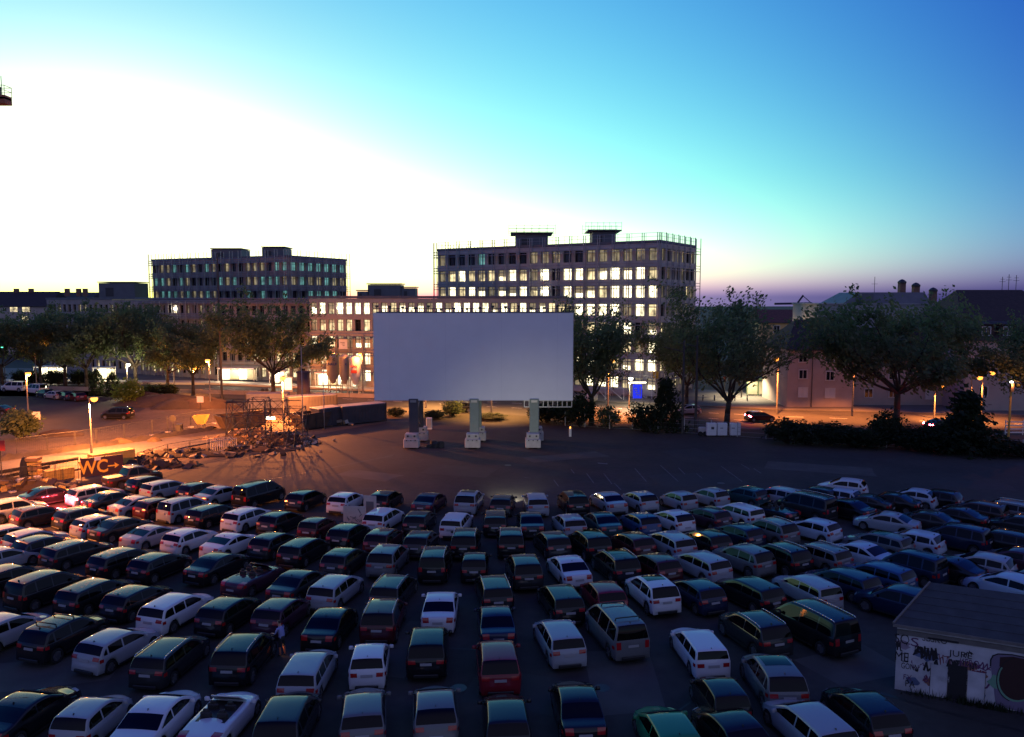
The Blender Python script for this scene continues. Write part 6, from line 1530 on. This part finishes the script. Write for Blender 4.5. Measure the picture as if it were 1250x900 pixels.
# ------------------------------------------------------------------ the person at the car door
def person(loc, face):
    me = bpy.data.meshes.new('person'); J = {'pel': (0, 0, .93), 'wst': (.03, 0, 1.08), 'chs': (.09, 0, 1.30), 'nck': (.13, 0, 1.47), 'hd0': (.15, 0, 1.55), 'hd1': (.17, 0, 1.68), 'hd2': (.16, 0, 1.76)}
    for s, k in ((1, 'l'), (-1, 'r')):
        J.update({'hip' + k: (0, s * .10, .88), 'kne' + k: (.04 + .03 * s, s * .11, .49), 'ank' + k: (-.02 + .04 * s, s * .11, .09), 'toe' + k: (.15 + .04 * s, s * .13, .04),
                  'sho' + k: (.10, s * .19, 1.40), 'elb' + k: (.20, s * .25, 1.14), 'wri' + k: (.42, s * .18, 1.10), 'han' + k: (.50, s * .16, 1.09)})
    E = [('pel', 'wst'), ('wst', 'chs'), ('chs', 'nck'), ('nck', 'hd0'), ('hd0', 'hd1'), ('hd1', 'hd2')]
    for k in 'lr': E += [('pel', 'hip' + k), ('hip' + k, 'kne' + k), ('kne' + k, 'ank' + k), ('ank' + k, 'toe' + k), ('chs', 'sho' + k), ('sho' + k, 'elb' + k), ('elb' + k, 'wri' + k), ('wri' + k, 'han' + k)]
    for s, k in ((1, 'l'), (-1, 'r')):
        for i in range(4):
            f0 = (.53, s * (.16 + (i - 1.5) * .022), 1.09); J[f'f{i}{k}'] = f0; J[f'g{i}{k}'] = (.575, f0[1], 1.075); J[f'h{i}{k}'] = (.595, f0[1], 1.05); E += [('han' + k, f'f{i}{k}'), (f'f{i}{k}', f'g{i}{k}'), (f'g{i}{k}', f'h{i}{k}')]
        J['t0' + k] = (.48, s * .115, 1.085); J['t1' + k] = (.53, s * .10, 1.07); E += [('han' + k, 't0' + k), ('t0' + k, 't1' + k)]
    names = list(J); me.from_pydata([J[q] for q in names], [(names.index(a), names.index(c)) for a, c in E], [])
    o = bpy.data.objects.new('person', me); col.objects.link(o)
    rad = dict(pel=(.15, .13), wst=(.14, .11), chs=(.17, .12), nck=(.06, .06), hd0=(.07, .075), hd1=(.085, .10), hd2=(.06, .07))
    for k in 'lr': rad.update({'hip' + k: (.095, .095), 'kne' + k: (.062, .062), 'ank' + k: (.04, .04), 'toe' + k: (.04, .03), 'sho' + k: (.065, .065), 'elb' + k: (.042, .042), 'wri' + k: (.03, .025), 'han' + k: (.035, .018)})
    md = o.modifiers.new('skin', 'SKIN')
    for i, q in enumerate(names):
        r = rad.get(q, (.009, .009)); sv = me.skin_vertices[0].data[i]; sv.radius = r; sv.use_root = (q == 'pel')
    o.modifiers.new('sub', 'SUBSURF').levels = 1; o.modifiers['sub'].render_levels = 1
    dg = bpy.context.evaluated_depsgraph_get(); m2 = bpy.data.meshes.new_from_object(o.evaluated_get(dg)); bpy.data.objects.remove(o)
    for k in ('skin', 'shirt_blue', 'cloth_dark', 'hair', 'sock_orange'): m2.materials.append(MATS[k])
    for p in m2.polygons:
        c = p.center; p.use_smooth = True
        if c.z > 1.60 and (c.x < .16 or c.z > 1.73): p.material_index = 3
        elif c.z > 1.48: p.material_index = 0
        elif c.z > .98 and (c.x < .26): p.material_index = 1
        elif c.z > 1.0: p.material_index = 0
        elif c.z > .50: p.material_index = 2
        elif c.z > .10: p.material_index = 4
        else: p.material_index = 2
    t = thing('person', 'person in a blue shirt and dark shorts leaning at the door of a black SUV', 'person', loc, face)
    link(bpy.data.objects.new('body', m2), t)
    b = MB()                                  # face details
    for s in (1, -1): b.lathe([(.004, -.012), (.014, 0), (.004, .012)], (.245, s * .035, 1.655), n=8)
    b.build('eye', 'hair', t); MB().add([(.262, -.014, 1.615), (.262, .014, 1.615), (.285, 0, 1.618), (.25, 0, 1.66)], [(0, 1, 2), (1, 3, 2), (3, 0, 2), (0, 3, 1)]).build('nose', 'skin', t)
    MB().box((.252, 0, 1.588), (.012, .05, .012)).build('mouth', 'sock_orange', t)
    for s in (1, -1): MB().cbox((.165, s * .088, 1.645), (.05, .02, .06), .008).build('ear', 'skin', t)
    return t
person(G(345, 801), R(150))
